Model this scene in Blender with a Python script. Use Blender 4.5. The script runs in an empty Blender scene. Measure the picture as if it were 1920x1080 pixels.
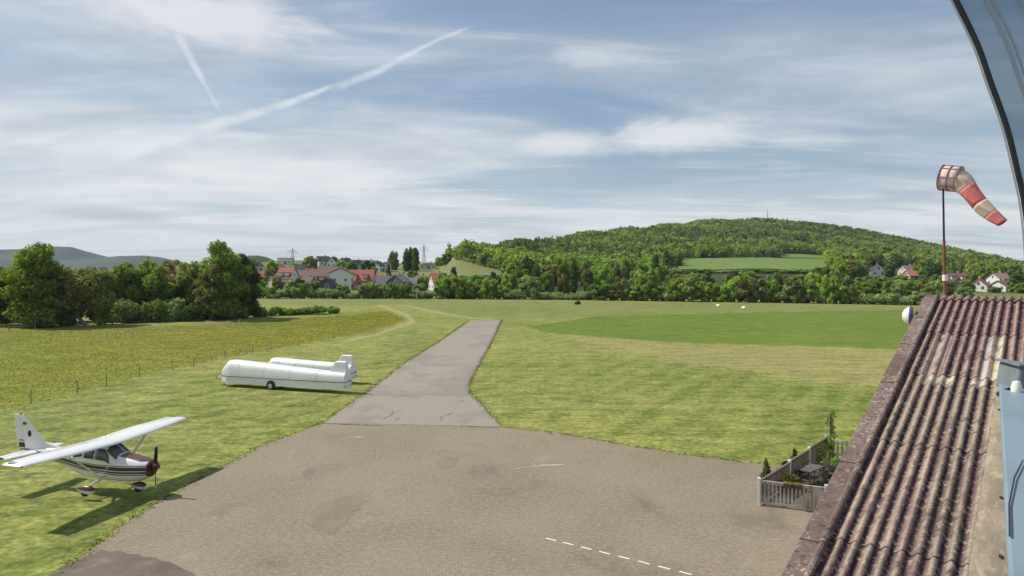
import bpy, bmesh, math, random
import numpy as np
from mathutils import Vector, Matrix
from mathutils.geometry import tessellate_polygon
R = math.radians
S = bpy.context.scene
COL = S.collection
# ------------------------------------------------------------------ camera, sky, sun, exposure
FX, CAMH = 1360.0, 10.4
PITCH = math.atan(35.0 / FX)
cam = bpy.data.cameras.new('camera')
cam.angle = 2 * math.atan(960.0 / FX)
cam.clip_start, cam.clip_end = 0.05, 60000
camo = bpy.data.objects.new('camera', cam)
camo.location = (0, 0, CAMH)
camo.rotation_euler = (math.pi / 2 - PITCH, 0, 0)
COL.objects.link(camo)
S.camera = camo
S.view_settings.view_transform = 'Standard'
S.view_settings.look = 'None'
S.view_settings.exposure = 0.05
S.view_settings.gamma = 1.0
S.cycles.max_bounces = 6
S.cycles.transparent_max_bounces = 8
SUN_EL, SUN_AZ = R(47), math.atan2(-0.954, 0.30)     # azimuth clockwise from +Y
SUN_DIR = Vector((math.sin(SUN_AZ) * math.cos(SUN_EL), math.cos(SUN_AZ) * math.cos(SUN_EL), math.sin(SUN_EL)))
sl = bpy.data.lights.new('sun', 'SUN')
sl.energy, sl.angle, sl.color = 4.9, R(0.55), (1.0, 0.94, 0.84)
so = bpy.data.objects.new('sun', sl)
so.rotation_euler = SUN_DIR.to_track_quat('Z', 'Y').to_euler()
so.location = (0, 0, 300)
COL.objects.link(so)


def ray(x, y):
    u, v = (x - 960) / FX, -(y - 540) / FX
    c, s = math.cos(PITCH), math.sin(PITCH)
    return Vector((u, c + v * s, -s + v * c))


def G(x, y, z=0.0):
    d = ray(x, y)
    t = (z - CAMH) / d.z
    return Vector((d.x * t, d.y * t, z))


def D(x, y, depth):
    d = ray(x, y)
    t = depth / d.y
    return Vector((d.x * t, depth, CAMH + d.z * t))


# ------------------------------------------------------------------ node helpers
class NT:
    def __init__(self, tree):
        self.t = tree
        self.n = tree.nodes
        self.l = tree.links

    def node(self, typ, **kw):
        n = self.n.new(typ)
        for k, v in kw.items():
            setattr(n, k, v)
        return n

    def link(self, a, b):
        self.l.new(a, b)

    def val(self, sock, v):
        if hasattr(v, 'is_output') or isinstance(v, bpy.types.NodeSocket):
            self.link(v, sock)
        else:
            sock.default_value = v

    def math(self, op, a, b=None, clamp=False):
        n = self.node('ShaderNodeMath', operation=op, use_clamp=clamp)
        self.val(n.inputs[0], a)
        if b is not None:
            self.val(n.inputs[1], b)
        return n.outputs[0]

    def maprange(self, v, a, b, c=0.0, d=1.0, smooth=True):
        n = self.node('ShaderNodeMapRange', interpolation_type='SMOOTHSTEP' if smooth else 'LINEAR')
        n.clamp = True
        self.val(n.inputs[0], v)
        for i, q in enumerate((a, b, c, d)):
            self.val(n.inputs[i + 1], q)
        return n.outputs[0]

    def mapping(self, vec, scale=(1, 1, 1), rot=(0, 0, 0), loc=(0, 0, 0)):
        n = self.node('ShaderNodeMapping')
        self.link(vec, n.inputs[0])
        n.inputs['Location'].default_value = loc
        n.inputs['Rotation'].default_value = rot
        n.inputs['Scale'].default_value = scale
        return n.outputs[0]

    def noise(self, vec, scale, detail=4, rough=0.55, dist=0.0):
        n = self.node('ShaderNodeTexNoise')
        self.link(vec, n.inputs['Vector'])
        n.inputs['Scale'].default_value = scale
        n.inputs['Detail'].default_value = detail
        n.inputs['Roughness'].default_value = rough
        n.inputs['Distortion'].default_value = dist
        return n.outputs['Fac']

    def mix(self, fac, a, b, mode='MIX'):
        n = self.node('ShaderNodeMix', data_type='RGBA', blend_type=mode)
        self.val(n.inputs[0], fac)
        for i, v in ((6, a), (7, b)):
            if isinstance(v, tuple) and len(v) == 3:
                v = (*v, 1)
            self.val(n.inputs[i], v)
        return n.outputs[2]


def new_mat(name):
    m = bpy.data.materials.new(name)
    m.use_nodes = True
    t = NT(m.node_tree)
    p = m.node_tree.nodes['Principled BSDF']
    return m, t, p


def nmat(name, base, layers=(), rough=0.8, spec=0.3, metal=0.0, bump=None, world=False, coat=0.0):
    """procedural material: base colour, then layers (colour, scale, lo, hi, strength, stretch)"""
    m, t, p = new_mat(name)
    if world:
        vec = t.node('ShaderNodeNewGeometry').outputs['Position']
    else:
        vec = t.node('ShaderNodeTexCoord').outputs['Object']
    col = (*base, 1)
    k = 0
    for c, sc, lo, hi, st, stretch in layers:
        k += 1
        v = t.mapping(vec, stretch, loc=(k * 3.7, k * 1.3, k * 2.1))
        f = t.math('MULTIPLY', t.maprange(t.noise(v, sc, 5, 0.6), lo, hi), st)
        col = t.mix(f, col, c)
    t.val(p.inputs['Base Color'], col)
    p.inputs['Roughness'].default_value = rough
    p.inputs['Specular IOR Level'].default_value = spec
    p.inputs['Metallic'].default_value = metal
    p.inputs['Coat Weight'].default_value = coat
    if bump:
        sc, st, dist, stretch = bump
        b = t.node('ShaderNodeBump')
        b.inputs['Strength'].default_value = st
        b.inputs['Distance'].default_value = dist
        t.link(t.noise(t.mapping(vec, stretch), sc, 6, 0.65), b.inputs['Height'])
        t.link(b.outputs[0], p.inputs['Normal'])
    return m


# ------------------------------------------------------------------ world
W = bpy.data.worlds.new('World')
S.world = W
W.use_nodes = True
wt = NT(W.node_tree)
bg = W.node_tree.nodes['Background']
sky = wt.node('ShaderNodeTexSky', sky_type='NISHITA')
sky.sun_disc = False
sky.sun_elevation, sky.sun_rotation = SUN_EL, SUN_AZ
sky.altitude, sky.air_density, sky.dust_density, sky.ozone_density = 200, 1.0, 1.2, 1.2
SKY_STRENGTH = 0.085
bg.inputs['Strength'].default_value = SKY_STRENGTH
tc = wt.node('ShaderNodeTexCoord')
dirv = tc.outputs['Generated']
sep = wt.node('ShaderNodeSeparateXYZ')
wt.link(dirv, sep.inputs[0])
dz = wt.math('MAXIMUM', sep.outputs[2], 0.0)
den = wt.math('ADD', dz, 0.10)
comb = wt.node('ShaderNodeCombineXYZ')
wt.link(wt.math('DIVIDE', sep.outputs[0], den), comb.inputs[0])
wt.link(wt.math('DIVIDE', sep.outputs[1], den), comb.inputs[1])
cp = comb.outputs[0]                                     # the cloud layer's plane
azim = wt.math('ARCTAN2', sep.outputs[0], sep.outputs[1])
n1 = wt.noise(wt.mapping(cp, (0.40, 0.75, 1), (0, 0, R(20)), (3.1, 0.4, 0)), 1.0, 8, 0.58, 0.6)
n2 = wt.noise(wt.mapping(cp, (0.5, 2.2, 1), (0, 0, R(-32)), (7.3, 2.0, 0)), 1.5, 9, 0.62, 1.1)
n3 = wt.noise(wt.mapping(cp, (0.9, 1.6, 1), (0, 0, R(10)), (1.7, 5.2, 0)), 1.3, 8, 0.6, 0.4)
# thin veil: denser on the left and low over the horizon
veil_left = wt.maprange(azim, 0.25, -0.6, 0.0, 0.32)
veil_low = wt.maprange(dz, 0.40, 0.0, 0.0, 0.60)
veil = wt.math('ADD', wt.math('ADD', veil_left, veil_low), wt.maprange(n1, 0.32, 0.70, -0.30, 0.60))
cirrus = wt.maprange(n2, 0.47, 0.74, 0.0, 0.46)
veil = wt.math('ADD', veil, cirrus, clamp=True)
veil = wt.math('MULTIPLY', veil, wt.maprange(dz, 0.42, 0.05, 0.62, 0.92))
CL = 1.0 / SKY_STRENGTH
cloudcol = wt.mix(wt.maprange(n3, 0.35, 0.7), (0.47 * CL, 0.53 * CL, 0.61 * CL), (0.76 * CL, 0.79 * CL, 0.81 * CL))
cloudcol = wt.mix(wt.maprange(dz, 0.24, 0.02, 0.0, 0.75), cloudcol, (0.90 * CL, 0.91 * CL, 0.90 * CL))
skyc = wt.mix(0.32, wt.mix(1.0, sky.outputs[0], (0.80, 0.96, 1.05, 1), 'MULTIPLY'), (0.42 * CL, 0.54 * CL, 0.67 * CL))
final = wt.mix(veil, skyc, cloudcol)


def dir_px(x, y):
    return ray(x, y).normalized()


def contrail(prev, a, b, w0, w1, strength, seed):
    """a line of ice cloud along the great circle through directions a and b"""
    n = a.cross(b).normalized()
    tdir = n.cross(a).normalized()
    L = a.angle(b)
    wob = wt.math('MULTIPLY', wt.math('SUBTRACT', wt.noise(wt.mapping(dirv, (6, 6, 6), loc=(seed, 0, 0)), 1.0, 3), 0.5), 0.028)

    def dot(v):
        d = wt.node('ShaderNodeVectorMath', operation='DOT_PRODUCT')
        wt.link(dirv, d.inputs[0])
        d.inputs[1].default_value = v
        return d.outputs['Value']
    dist = wt.math('ABSOLUTE', wt.math('ADD', dot(n), wob))
    along = wt.math('DIVIDE', wt.math('ARCTAN2', dot(tdir), dot(a)), L)
    wid = wt.maprange(along, 0, 1, w0, w1, smooth=False)
    prof = wt.maprange(wt.math('DIVIDE', dist, wid), 1.0, 0.1)
    ends = wt.math('MULTIPLY', wt.maprange(along, -0.04, 0.08), wt.maprange(along, 1.04, 0.85))
    tex = wt.maprange(wt.noise(wt.mapping(dirv, (18, 18, 30), loc=(seed, 1, 0)), 1.0, 6, 0.65), 0.30, 0.64, 0.35, 1.0)
    f = wt.math('MULTIPLY', wt.math('MULTIPLY', prof, ends), wt.math('MULTIPLY', tex, strength))
    return wt.mix(f, prev, (0.80 * CL, 0.84 * CL, 0.87 * CL))


final = contrail(final, dir_px(205, 290), dir_px(640, 158), 0.016, 0.004, 0.80, 2.0)
final = contrail(final, dir_px(628, 166), dir_px(888, 52), 0.008, 0.003, 0.60, 5.0)
final = contrail(final, dir_px(338, 60), dir_px(420, 205), 0.008, 0.003, 0.70, 8.0)


def puff(prev, x0, y0, rx, ry, strength, seed, col=(0.86, 0.87, 0.88)):
    """a small flat-bottomed cumulus at a direction"""
    a = dir_px(x0, y0)
    az0, el0 = math.atan2(a.x, a.y), math.asin(a.z)
    el = wt.math('ARCSINE', sep.outputs[2])
    ax = wt.math('DIVIDE', wt.math('SUBTRACT', azim, az0), rx / FX)
    ay = wt.math('DIVIDE', wt.math('SUBTRACT', el, el0), ry / FX)
    r = wt.math('SQRT', wt.math('ADD', wt.math('MULTIPLY', ax, ax), wt.math('MULTIPLY', ay, ay)))
    nn = wt.noise(wt.mapping(dirv, (9, 9, 22), loc=(seed, 2, 0)), 1.0, 8, 0.62, 0.5)
    f = wt.math('SUBTRACT', wt.math('ADD', wt.math('SUBTRACT', 1.0, r), wt.math('MULTIPLY', nn, 1.5)), 0.75)
    f = wt.math('MULTIPLY', wt.maprange(f, 0.0, 0.75), strength)
    return wt.mix(f, prev, (col[0] * CL, col[1] * CL, col[2] * CL))


final = puff(final, 400, 40, 260, 60, 0.85, 11.0, (0.80, 0.79, 0.83))
final = puff(final, 1060, 272, 130, 28, 0.6, 13.0)
final = puff(final, 1270, 250, 150, 42, 0.7, 17.0)
final = puff(final, 1120, 103, 110, 25, 0.35, 19.0)
final = puff(final, 520, 320, 330, 45, 0.5, 23.0)
final = puff(final, 180, 400, 140, 16, 0.55, 29.0, (0.40, 0.46, 0.53))
final = puff(final, 1700, 366, 75, 12, 0.5, 31.0, (0.37, 0.43, 0.52))
final = puff(final, 1050, 325, 90, 12, 0.4, 37.0, (0.42, 0.48, 0.55))
wt.link(final, bg.inputs['Color'])

# ------------------------------------------------------------------ object helpers


def link(o):
    COL.objects.link(o)
    return o


def setp(o, label=None, cat=None, group=None, kind=None):
    if label:
        o['label'] = label
    if cat:
        o['category'] = cat
    if group:
        o['group'] = group
    if kind:
        o['kind'] = kind
    return o


def empty(name, loc=(0, 0, 0), rz=0.0, label=None, cat=None, group=None):
    o = bpy.data.objects.new(name, None)
    o.empty_display_size = 0.3
    o.location = loc
    o.rotation_euler = (0, 0, rz)
    link(o)
    return setp(o, label, cat, group)


def npmesh(name, verts, faces, mats=(), smooth=False, midx=None, cols=None):
    """faces: (n,k) int array, or a list of lists"""
    me = bpy.data.meshes.new(name)
    if isinstance(faces, np.ndarray):
        verts = np.asarray(verts, np.float32)
        n, k = faces.shape
        me.vertices.add(len(verts))
        me.vertices.foreach_set('co', verts.ravel())
        me.loops.add(n * k)
        me.loops.foreach_set('vertex_index', faces.astype(np.int32).ravel())
        me.polygons.add(n)
        me.polygons.foreach_set('loop_start', np.arange(0, n * k, k, dtype=np.int32))
        me.polygons.foreach_set('loop_total', np.full(n, k, np.int32))
        if midx is not None:
            me.polygons.foreach_set('material_index', np.asarray(midx, np.int32))
        me.polygons.foreach_set('use_smooth', np.full(n, smooth, bool))
        me.update(calc_edges=True)
    else:
        me.from_pydata([tuple(v) for v in verts], [], faces)
        if smooth:
            me.polygons.foreach_set('use_smooth', [True] * len(me.polygons))
        me.update()
    if cols is not None:
        a = me.color_attributes.new('col', 'FLOAT_COLOR', 'POINT')
        c = np.ones((len(me.vertices), 4), np.float32)
        c[:, :3] = cols
        a.data.foreach_set('color', c.ravel())
    for m in mats:
        me.materials.append(m)
    return me


def obj(name, me, parent=None, loc=(0, 0, 0), rot=(0, 0, 0)):
    o = bpy.data.objects.new(name, me)
    o.location, o.rotation_euler = loc, rot
    o.parent = parent
    return link(o)


class MB:
    """collects simple solids, builds them as ONE mesh object"""

    def __init__(self):
        self.v, self.f = [], []

    def add(self, vs, fs):
        b = len(self.v)
        self.v += [tuple(v) for v in vs]
        self.f += [[i + b for i in f] for f in fs]
        return self

    def box(self, c, s, rz=0.0, rx=0.0, ry=0.0, taper=1.0):
        M = Matrix.Translation(c) @ Matrix.Rotation(rz, 4, 'Z') @ Matrix.Rotation(ry, 4, 'Y') @ Matrix.Rotation(rx, 4, 'X')
        vs = []
        for z in (-.5, .5):
            k = taper if z > 0 else 1
            for x, y in ((-.5, -.5), (.5, -.5), (.5, .5), (-.5, .5)):
                vs.append(M @ Vector((x * s[0] * k, y * s[1] * k, z * s[2])))
        return self.add(vs, [[3, 2, 1, 0], [4, 5, 6, 7], [0, 1, 5, 4], [1, 2, 6, 5], [2, 3, 7, 6], [3, 0, 4, 7]])

    def tube(self, pts, rad, n=8, caps=True):
        pts = [Vector(p) for p in pts]
        if not hasattr(rad, '__len__'):
            rad = [rad] * len(pts)
        vs, fs = [], []
        for i, p in enumerate(pts):
            t = (pts[min(i + 1, len(pts) - 1)] - pts[max(i - 1, 0)]).normalized()
            a = t.orthogonal().normalized() if i == 0 else (a - t * a.dot(t)).normalized()
            b = t.cross(a)
            for k in range(n):
                q = 2 * math.pi * k / n
                vs.append(p + (a * math.cos(q) + b * math.sin(q)) * rad[i])
        for i in range(len(pts) - 1):
            for k in range(n):
                k2 = (k + 1) % n
                fs.append([i * n + k, i * n + k2, (i + 1) * n + k2, (i + 1) * n + k])
        if caps:
            fs.append(list(range(n))[::-1])
            fs.append([(len(pts) - 1) * n + k for k in range(n)])
        return self.add(vs, fs)

    def lathe(self, prof, n=16, M=Matrix()):
        """prof: (radius, axis z)"""
        vs, fs = [], []
        for r, z in prof:
            for k in range(n):
                q = 2 * math.pi * k / n
                vs.append(M @ Vector((r * math.cos(q), r * math.sin(q), z)))
        for i in range(len(prof) - 1):
            for k in range(n):
                k2 = (k + 1) % n
                fs.append([i * n + k, i * n + k2, (i + 1) * n + k2, (i + 1) * n + k])
        fs.append(list(range(n))[::-1])
        fs.append([(len(prof) - 1) * n + k for k in range(n)])
        return self.add(vs, fs)

    def prism(self, poly, a, b, M=Matrix()):
        """poly: 2-D points in the XZ plane, extruded along y from a to b"""
        n = len(poly)
        vs = [M @ Vector((x, a, z)) for x, z in poly] + [M @ Vector((x, b, z)) for x, z in poly]
        fs = [list(range(n)), [n + i for i in range(n)][::-1]]
        for i in range(n):
            j = (i + 1) % n
            fs.append([j, i, n + i, n + j])
        return self.add(vs, fs)

    def loft(self, rings, caps=True):
        n = len(rings[0])
        vs = [v for r in rings for v in r]
        fs = []
        for i in range(len(rings) - 1):
            for k in range(n):
                k2 = (k + 1) % n
                fs.append([i * n + k, i * n + k2, (i + 1) * n + k2, (i + 1) * n + k])
        if caps:
            fs.append(list(range(n))[::-1])
            fs.append([(len(rings) - 1) * n + k for k in range(n)])
        return self.add(vs, fs)

    def build(self, name, mat, parent=None, smooth=False, bevel=0.0, **kw):
        me = npmesh(name, self.v, self.f, [mat] if mat else [], smooth)
        bm = bmesh.new()
        bm.from_mesh(me)
        bmesh.ops.recalc_face_normals(bm, faces=bm.faces)
        bm.to_mesh(me)
        bm.free()
        o = obj(name, me, parent, **kw)
        if smooth:
            me.polygons.foreach_set('use_smooth', [True] * len(me.polygons))
            md = o.modifiers.new('split', 'EDGE_SPLIT')
            md.split_angle = R(38)
        if bevel:
            md = o.modifiers.new('bevel', 'BEVEL')
            md.width, md.segments = bevel, 2
            md.limit_method = 'ANGLE'
        return o


def copy_tree(o, parent=None):
    c = o.copy()
    COL.objects.link(c)
    c.parent = parent
    for ch in list(o.children):
        copy_tree(ch, c)
    return c


def ordinal(n):
    w = ['first', 'second', 'third', 'fourth', 'fifth', 'sixth', 'seventh', 'eighth', 'ninth', 'tenth', 'eleventh', 'twelfth',
         'thirteenth', 'fourteenth', 'fifteenth', 'sixteenth', 'seventeenth', 'eighteenth', 'nineteenth', 'twentieth']
    if n <= 20:
        return w[n - 1]
    t = ['twenty', 'thirty', 'forty', 'fifty', 'sixty', 'seventy'][n // 10 - 2]
    return t + ('-' + w[n % 10 - 1] if n % 10 else 'th')


# ------------------------------------------------------------------ terrain
_cx = [-3000, -800, 0, 250, 440, 520, 640, 740, 832, 850, 880, 930, 1000, 1100, 1200, 1300, 1360, 1440, 1500, 1560, 1640, 1700, 1760, 1850, 1920, 2100, 2500, 5000]
_cy = [504, 504, 504, 503, 496, 489, 488, 494, 491, 457, 452, 450, 443, 432, 424, 415, 410, 409, 412, 420, 435, 447, 458, 476, 494, 500, 503, 504]
_cd = [900, 900, 900, 800, 640, 600, 600, 600, 600, 520, 540, 600, 750, 950, 1080, 1180, 1220, 1250, 1220, 1200, 1150, 1100, 1050, 950, 850, 800, 800, 800]
_ct = [0, 0, 0, 0, 0, 0, 0, 0, 0, 11, 11, 11, 11, 11, 11, 10, 10, 10, 10, 10, 10, 10, 10, 10, 10, 5, 0, 0]
_ex = [-3000, 300, 500, 850, 1100, 1500, 1720, 1950, 5000]
_ey = [560, 560, 560.5, 561, 563, 569, 573, 577, 577]


def edge_depth(xi):
    return FX * CAMH / (np.interp(xi, _ex, _ey) - 505.0)


def terrain_h(X, Y):
    X, Y = np.asarray(X, float), np.asarray(Y, float)
    Yp = np.maximum(Y, 1.0)
    xi = 960 + FX * X / Yp
    yr, dr, th = np.interp(xi, _cx, _cy), np.interp(xi, _cx, _cd), np.interp(xi, _cx, _ct)
    Hr = CAMH + (505 - yr) / FX * dr - th
    db = edge_depth(xi) + 12
    t = (Yp - db) / (dr - db)
    tt = np.clip(t, 0, 1)
    s = 0.36 * tt + 0.64 * tt * tt
    s = np.where(t > 1, np.maximum(0, 1 - ((t - 1) / 1.1) ** 2), s)
    s = np.where(t < 0, 0, s)
    bumps = 0.6 * np.sin(X * 0.021 + 1.3) * np.sin(Y * 0.017) * np.clip(t * 3, 0, 1)
    return np.where(Y > 60, Hr * s + bumps * (s > 0), 0.0)


def TH(x, y):
    return float(terrain_h(x, y))


def on_terrain(x, depth):
    """the point of the ground at a bearing (photo column) and distance"""
    X = (x - 960) / FX * depth
    return Vector((X, depth, TH(X, depth)))


_u = np.concatenate([np.linspace(-6, -0.9, 24), np.linspace(-0.86, 0.86, 260), np.linspace(0.9, 6, 24)])
_d = np.concatenate([[0.5, 4, 10, 20, 40, 80, 130], np.linspace(160, 1500, 200), np.geomspace(1540, 30000, 30)])
UU, DD = np.meshgrid(_u, _d)
XX = UU * DD
ZZ = terrain_h(XX, DD)
verts = np.stack([XX, DD, ZZ], -1).reshape(-1, 3)
nu, nd = len(_u), len(_d)
ii, jj = np.meshgrid(np.arange(nu - 1), np.arange(nd - 1))
a = (jj * nu + ii).ravel()
F = np.stack([a, a + 1, a + nu + 1, a + nu], 1)
xi_c = 960 + FX * UU[:-1, :-1].ravel()
d_c = DD[:-1, :-1].ravel()
is_hill = (xi_c > 836) & (xi_c < 2480) & (d_c > 300) & (d_c < 2600)


def grass_mat(name, c0, c1, c2, mow=0.0, mow_rot=0.0, fine=2.4, fb=0.4, blotch=(0.03, 0.09), yellow=0.0, contrast=1.0):
    """mown or long grass: base c0, drier blotches c1, darker clumps c2; optional mowing stripes"""
    m, t, p = new_mat(name)
    pos = t.node('ShaderNodeNewGeometry').outputs['Position']
    big = t.noise(t.mapping(pos, (1, 1, 1)), blotch[0], 6, 0.65, 0.5)
    mid = t.noise(t.mapping(pos, (1.0, 0.7, 1), (0, 0, mow_rot), loc=(9, 4, 0)), blotch[1] * 4, 7, 0.7, 0.4)
    streak = t.noise(t.mapping(pos, (0.10, 0.9, 1), (0, 0, mow_rot * 0.5), loc=(3, 6, 0)), 1.0, 7, 0.72, 0.6)
    fin = t.noise(t.mapping(pos, (1, 1, 1), loc=(2, 8, 0)), fine, 6, 0.78)
    fin2 = t.noise(t.mapping(pos, (0.6, 1.0, 1), loc=(5, 1, 0)), fine * 0.28, 6, 0.75, 0.3)
    col = t.mix(t.maprange(big, 0.36, 0.62), c0, c1)
    col = t.mix(t.math('MULTIPLY', t.maprange(mid, 0.44, 0.66), 0.75), col, c1)
    col = t.mix(t.math('MULTIPLY', t.maprange(streak, 0.42, 0.66), 0.6), col, c2)
    col = t.mix(t.math('MULTIPLY', t.maprange(fin2, 0.46, 0.70), 0.6), col, c2)
    if mow:
        s = t.node('ShaderNodeSeparateXYZ')
        t.link(t.mapping(pos, (1, 1, 1), (0, 0, mow_rot)), s.inputs[0])
        wv = t.math('SINE', t.math('ADD', t.math('MULTIPLY', s.outputs[0], 2.3), t.math('MULTIPLY', mid, 9.0)))
        col = t.mix(t.math('MULTIPLY', t.maprange(wv, -0.4, 0.6), mow), col, c1)
    if yellow:
        fl = t.noise(t.mapping(pos, (1.2, 0.8, 1), loc=(4, 4, 0)), 3.0, 3, 0.8)
        zone = t.noise(t.mapping(pos, (1, 1, 1), loc=(1, 7, 0)), 0.05, 4, 0.6)
        col = t.mix(t.math('MULTIPLY', t.math('MULTIPLY', t.maprange(fl, 0.46, 0.62), t.maprange(zone, 0.3, 0.6)), yellow), col, (0.36, 0.27, 0.012))
    tone = t.math('MULTIPLY', t.maprange(fin, 0.33, 0.67, 1 - .50 * contrast, 1 + .50 * contrast, smooth=False), t.maprange(fin2, 0.3, 0.7, 1 + .25 * contrast, 1 - .25 * contrast, smooth=False))
    cc = t.node('ShaderNodeCombineXYZ')
    for i in range(3):
        t.link(tone, cc.inputs[i])
    col = t.mix(1.0, col, cc.outputs[0], 'MULTIPLY')
    t.val(p.inputs['Base Color'], col)
    p.inputs['Roughness'].default_value = 0.9
    p.inputs['Specular IOR Level'].default_value = 0.15
    b = t.node('ShaderNodeBump')
    b.inputs['Strength'].default_value = fb
    b.inputs['Distance'].default_value = 0.08
    t.link(t.math('ADD', fin, fin2), b.inputs['Height'])
    t.link(b.outputs[0], p.inputs['Normal'])
    return m


M_GRASS = grass_mat('grass_mown', (0.136, 0.176, 0.032), (0.265, 0.264, 0.076), (0.082, 0.115, 0.019), mow=0.36, mow_rot=0.5, contrast=1.15)
M_FARGRASS = grass_mat('grass_strip', (0.165, 0.200, 0.050), (0.215, 0.220, 0.075), (0.115, 0.150, 0.034), fine=1.2, contrast=.7)
M_CROP = grass_mat('grass_dark_field', (0.108, 0.168, 0.020), (0.145, 0.188, 0.028), (0.080, 0.132, 0.015), fine=1.5, fb=0.3, contrast=.6)
M_MEADOW = grass_mat('grass_meadow', (0.150, 0.182, 0.028), (0.215, 0.208, 0.036), (0.092, 0.125, 0.020), fine=1.8, fb=0.5, yellow=0.55)
M_HAY = grass_mat('grass_dry', (0.235, 0.225, 0.075), (0.290, 0.260, 0.095), (0.160, 0.170, 0.048), mow=0.25, mow_rot=1.3, fine=1.8, contrast=.8)
M_FOREST_FLOOR = grass_mat('forest_floor', (0.035, 0.055, 0.013), (0.06, 0.08, 0.02), (0.02, 0.032, 0.01), fine=1)
M_SLOPE = grass_mat('slope_grass', (0.115, 0.155, 0.042), (0.165, 0.185, 0.062), (0.07, 0.10, 0.028), fine=.5)

gm = npmesh('ground', verts, F[~is_hill], [M_GRASS, M_SLOPE], True, midx=(d_c[~is_hill] > 255).astype(int))
setp(obj('ground', gm), kind='structure')
hm = npmesh('hill', verts, F[is_hill], [M_FOREST_FLOOR], True)
setp(obj('hill', hm), kind='structure')


def ridge_mesh(name, prof, depth, zbase, thick, mat, seed=1, amp=1.0):
    """a far hill range: crest given by photo columns/rows at a distance, with slopes before and behind it"""
    rs = np.random.RandomState(seed)
    xs = np.linspace(prof[0][0], prof[-1][0], 160)
    ys = np.interp(xs, [p[0] for p in prof], [p[1] for p in prof])
    rows = []
    ts = np.linspace(-1, 1, 25)
    ph = rs.rand(6) * 6.28
    for t in ts:
        dep = depth + t * thick
        X = (xs - 960) / FX * depth
        Zr = CAMH + (505 - ys) / FX * depth - zbase
        k = (1 - abs(t)) ** 1.25
        w = 1 + 0.10 * amp * np.sin(X * 9 / depth * 3 + ph[0] + 4 * t) * (1 - k) + 0.05 * amp * np.sin(X * 40 / depth + ph[1])*(1-k)
        rows.append(np.stack([X, np.full_like(X, dep), zbase + Zr * k * w], 1))
    V = np.concatenate(rows)
    n, m = len(xs), len(ts)
    ii, jj = np.meshgrid(np.arange(n - 1), np.arange(m - 1))
    a = (jj * n + ii).ravel()
    me = npmesh(name, V, np.stack([a, a + 1, a + n + 1, a + n], 1), [mat], True)
    return setp(obj(name, me), kind='structure')


M_FARHILL = nmat('far_hill_woods', (0.022, 0.036, 0.026), [((0.09, 0.115, 0.05), 0.0016, 0.52, 0.62, 0.6, (1, 0.5, 3)), ((0.02, 0.033, 0.02), 0.02, 0.4, 0.7, 0.8, (1, 1, 1))], 0.95, 0.1, world=True)
ridge_mesh('distant_hill', [(-500, 492), (-200, 474), (-60, 470), (0, 468), (40, 467), (70, 463), (100, 462), (135, 463), (150, 468), (175, 479), (200, 482), (225, 480), (270, 479), (300, 482), (330, 490), (360, 497), (420, 504)], 5200, -8, 1500, M_FARHILL, 3)
ridge_mesh('wooded_hill', [(425, 504), (440, 492), (455, 483), (468, 479), (485, 479), (500, 482), (514, 488), (530, 498), (545, 504)], 1700, -6, 330, M_FOREST_FLOOR, 5)


# ------------------------------------------------------------------ flat sheets on the ground
def sheet(name, pts, z, mat, step=0, jag=0.0, seed=0, px=True):
    rs = random.Random(seed)
    P = [G(x, y) if px else Vector((x, y, 0)) for x, y in pts]
    out = []
    if step:
        for i, p in enumerate(P):
            q = P[(i + 1) % len(P)]
            n = max(1, int((q - p).length / step))
            d = (q - p).normalized() if (q - p).length > 0 else Vector((1, 0, 0))
            nrm = Vector((-d.y, d.x, 0))
            for k in range(n):
                out.append(p.lerp(q, k / n) + nrm * (rs.uniform(-jag, jag) if k else 0))
    else:
        out = P
    vs = [Vector((p.x, p.y, z)) for p in out]
    fs = []
    for t in tessellate_polygon([vs]):
        a, b, c = (vs[i] for i in t)
        fs.append(list(t) if (b - a).cross(c - a).z > 0 else list(t)[::-1])
    me = npmesh(name, vs, fs)
    me.materials.append(mat)
    return setp(obj(name, me), kind='structure')


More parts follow.
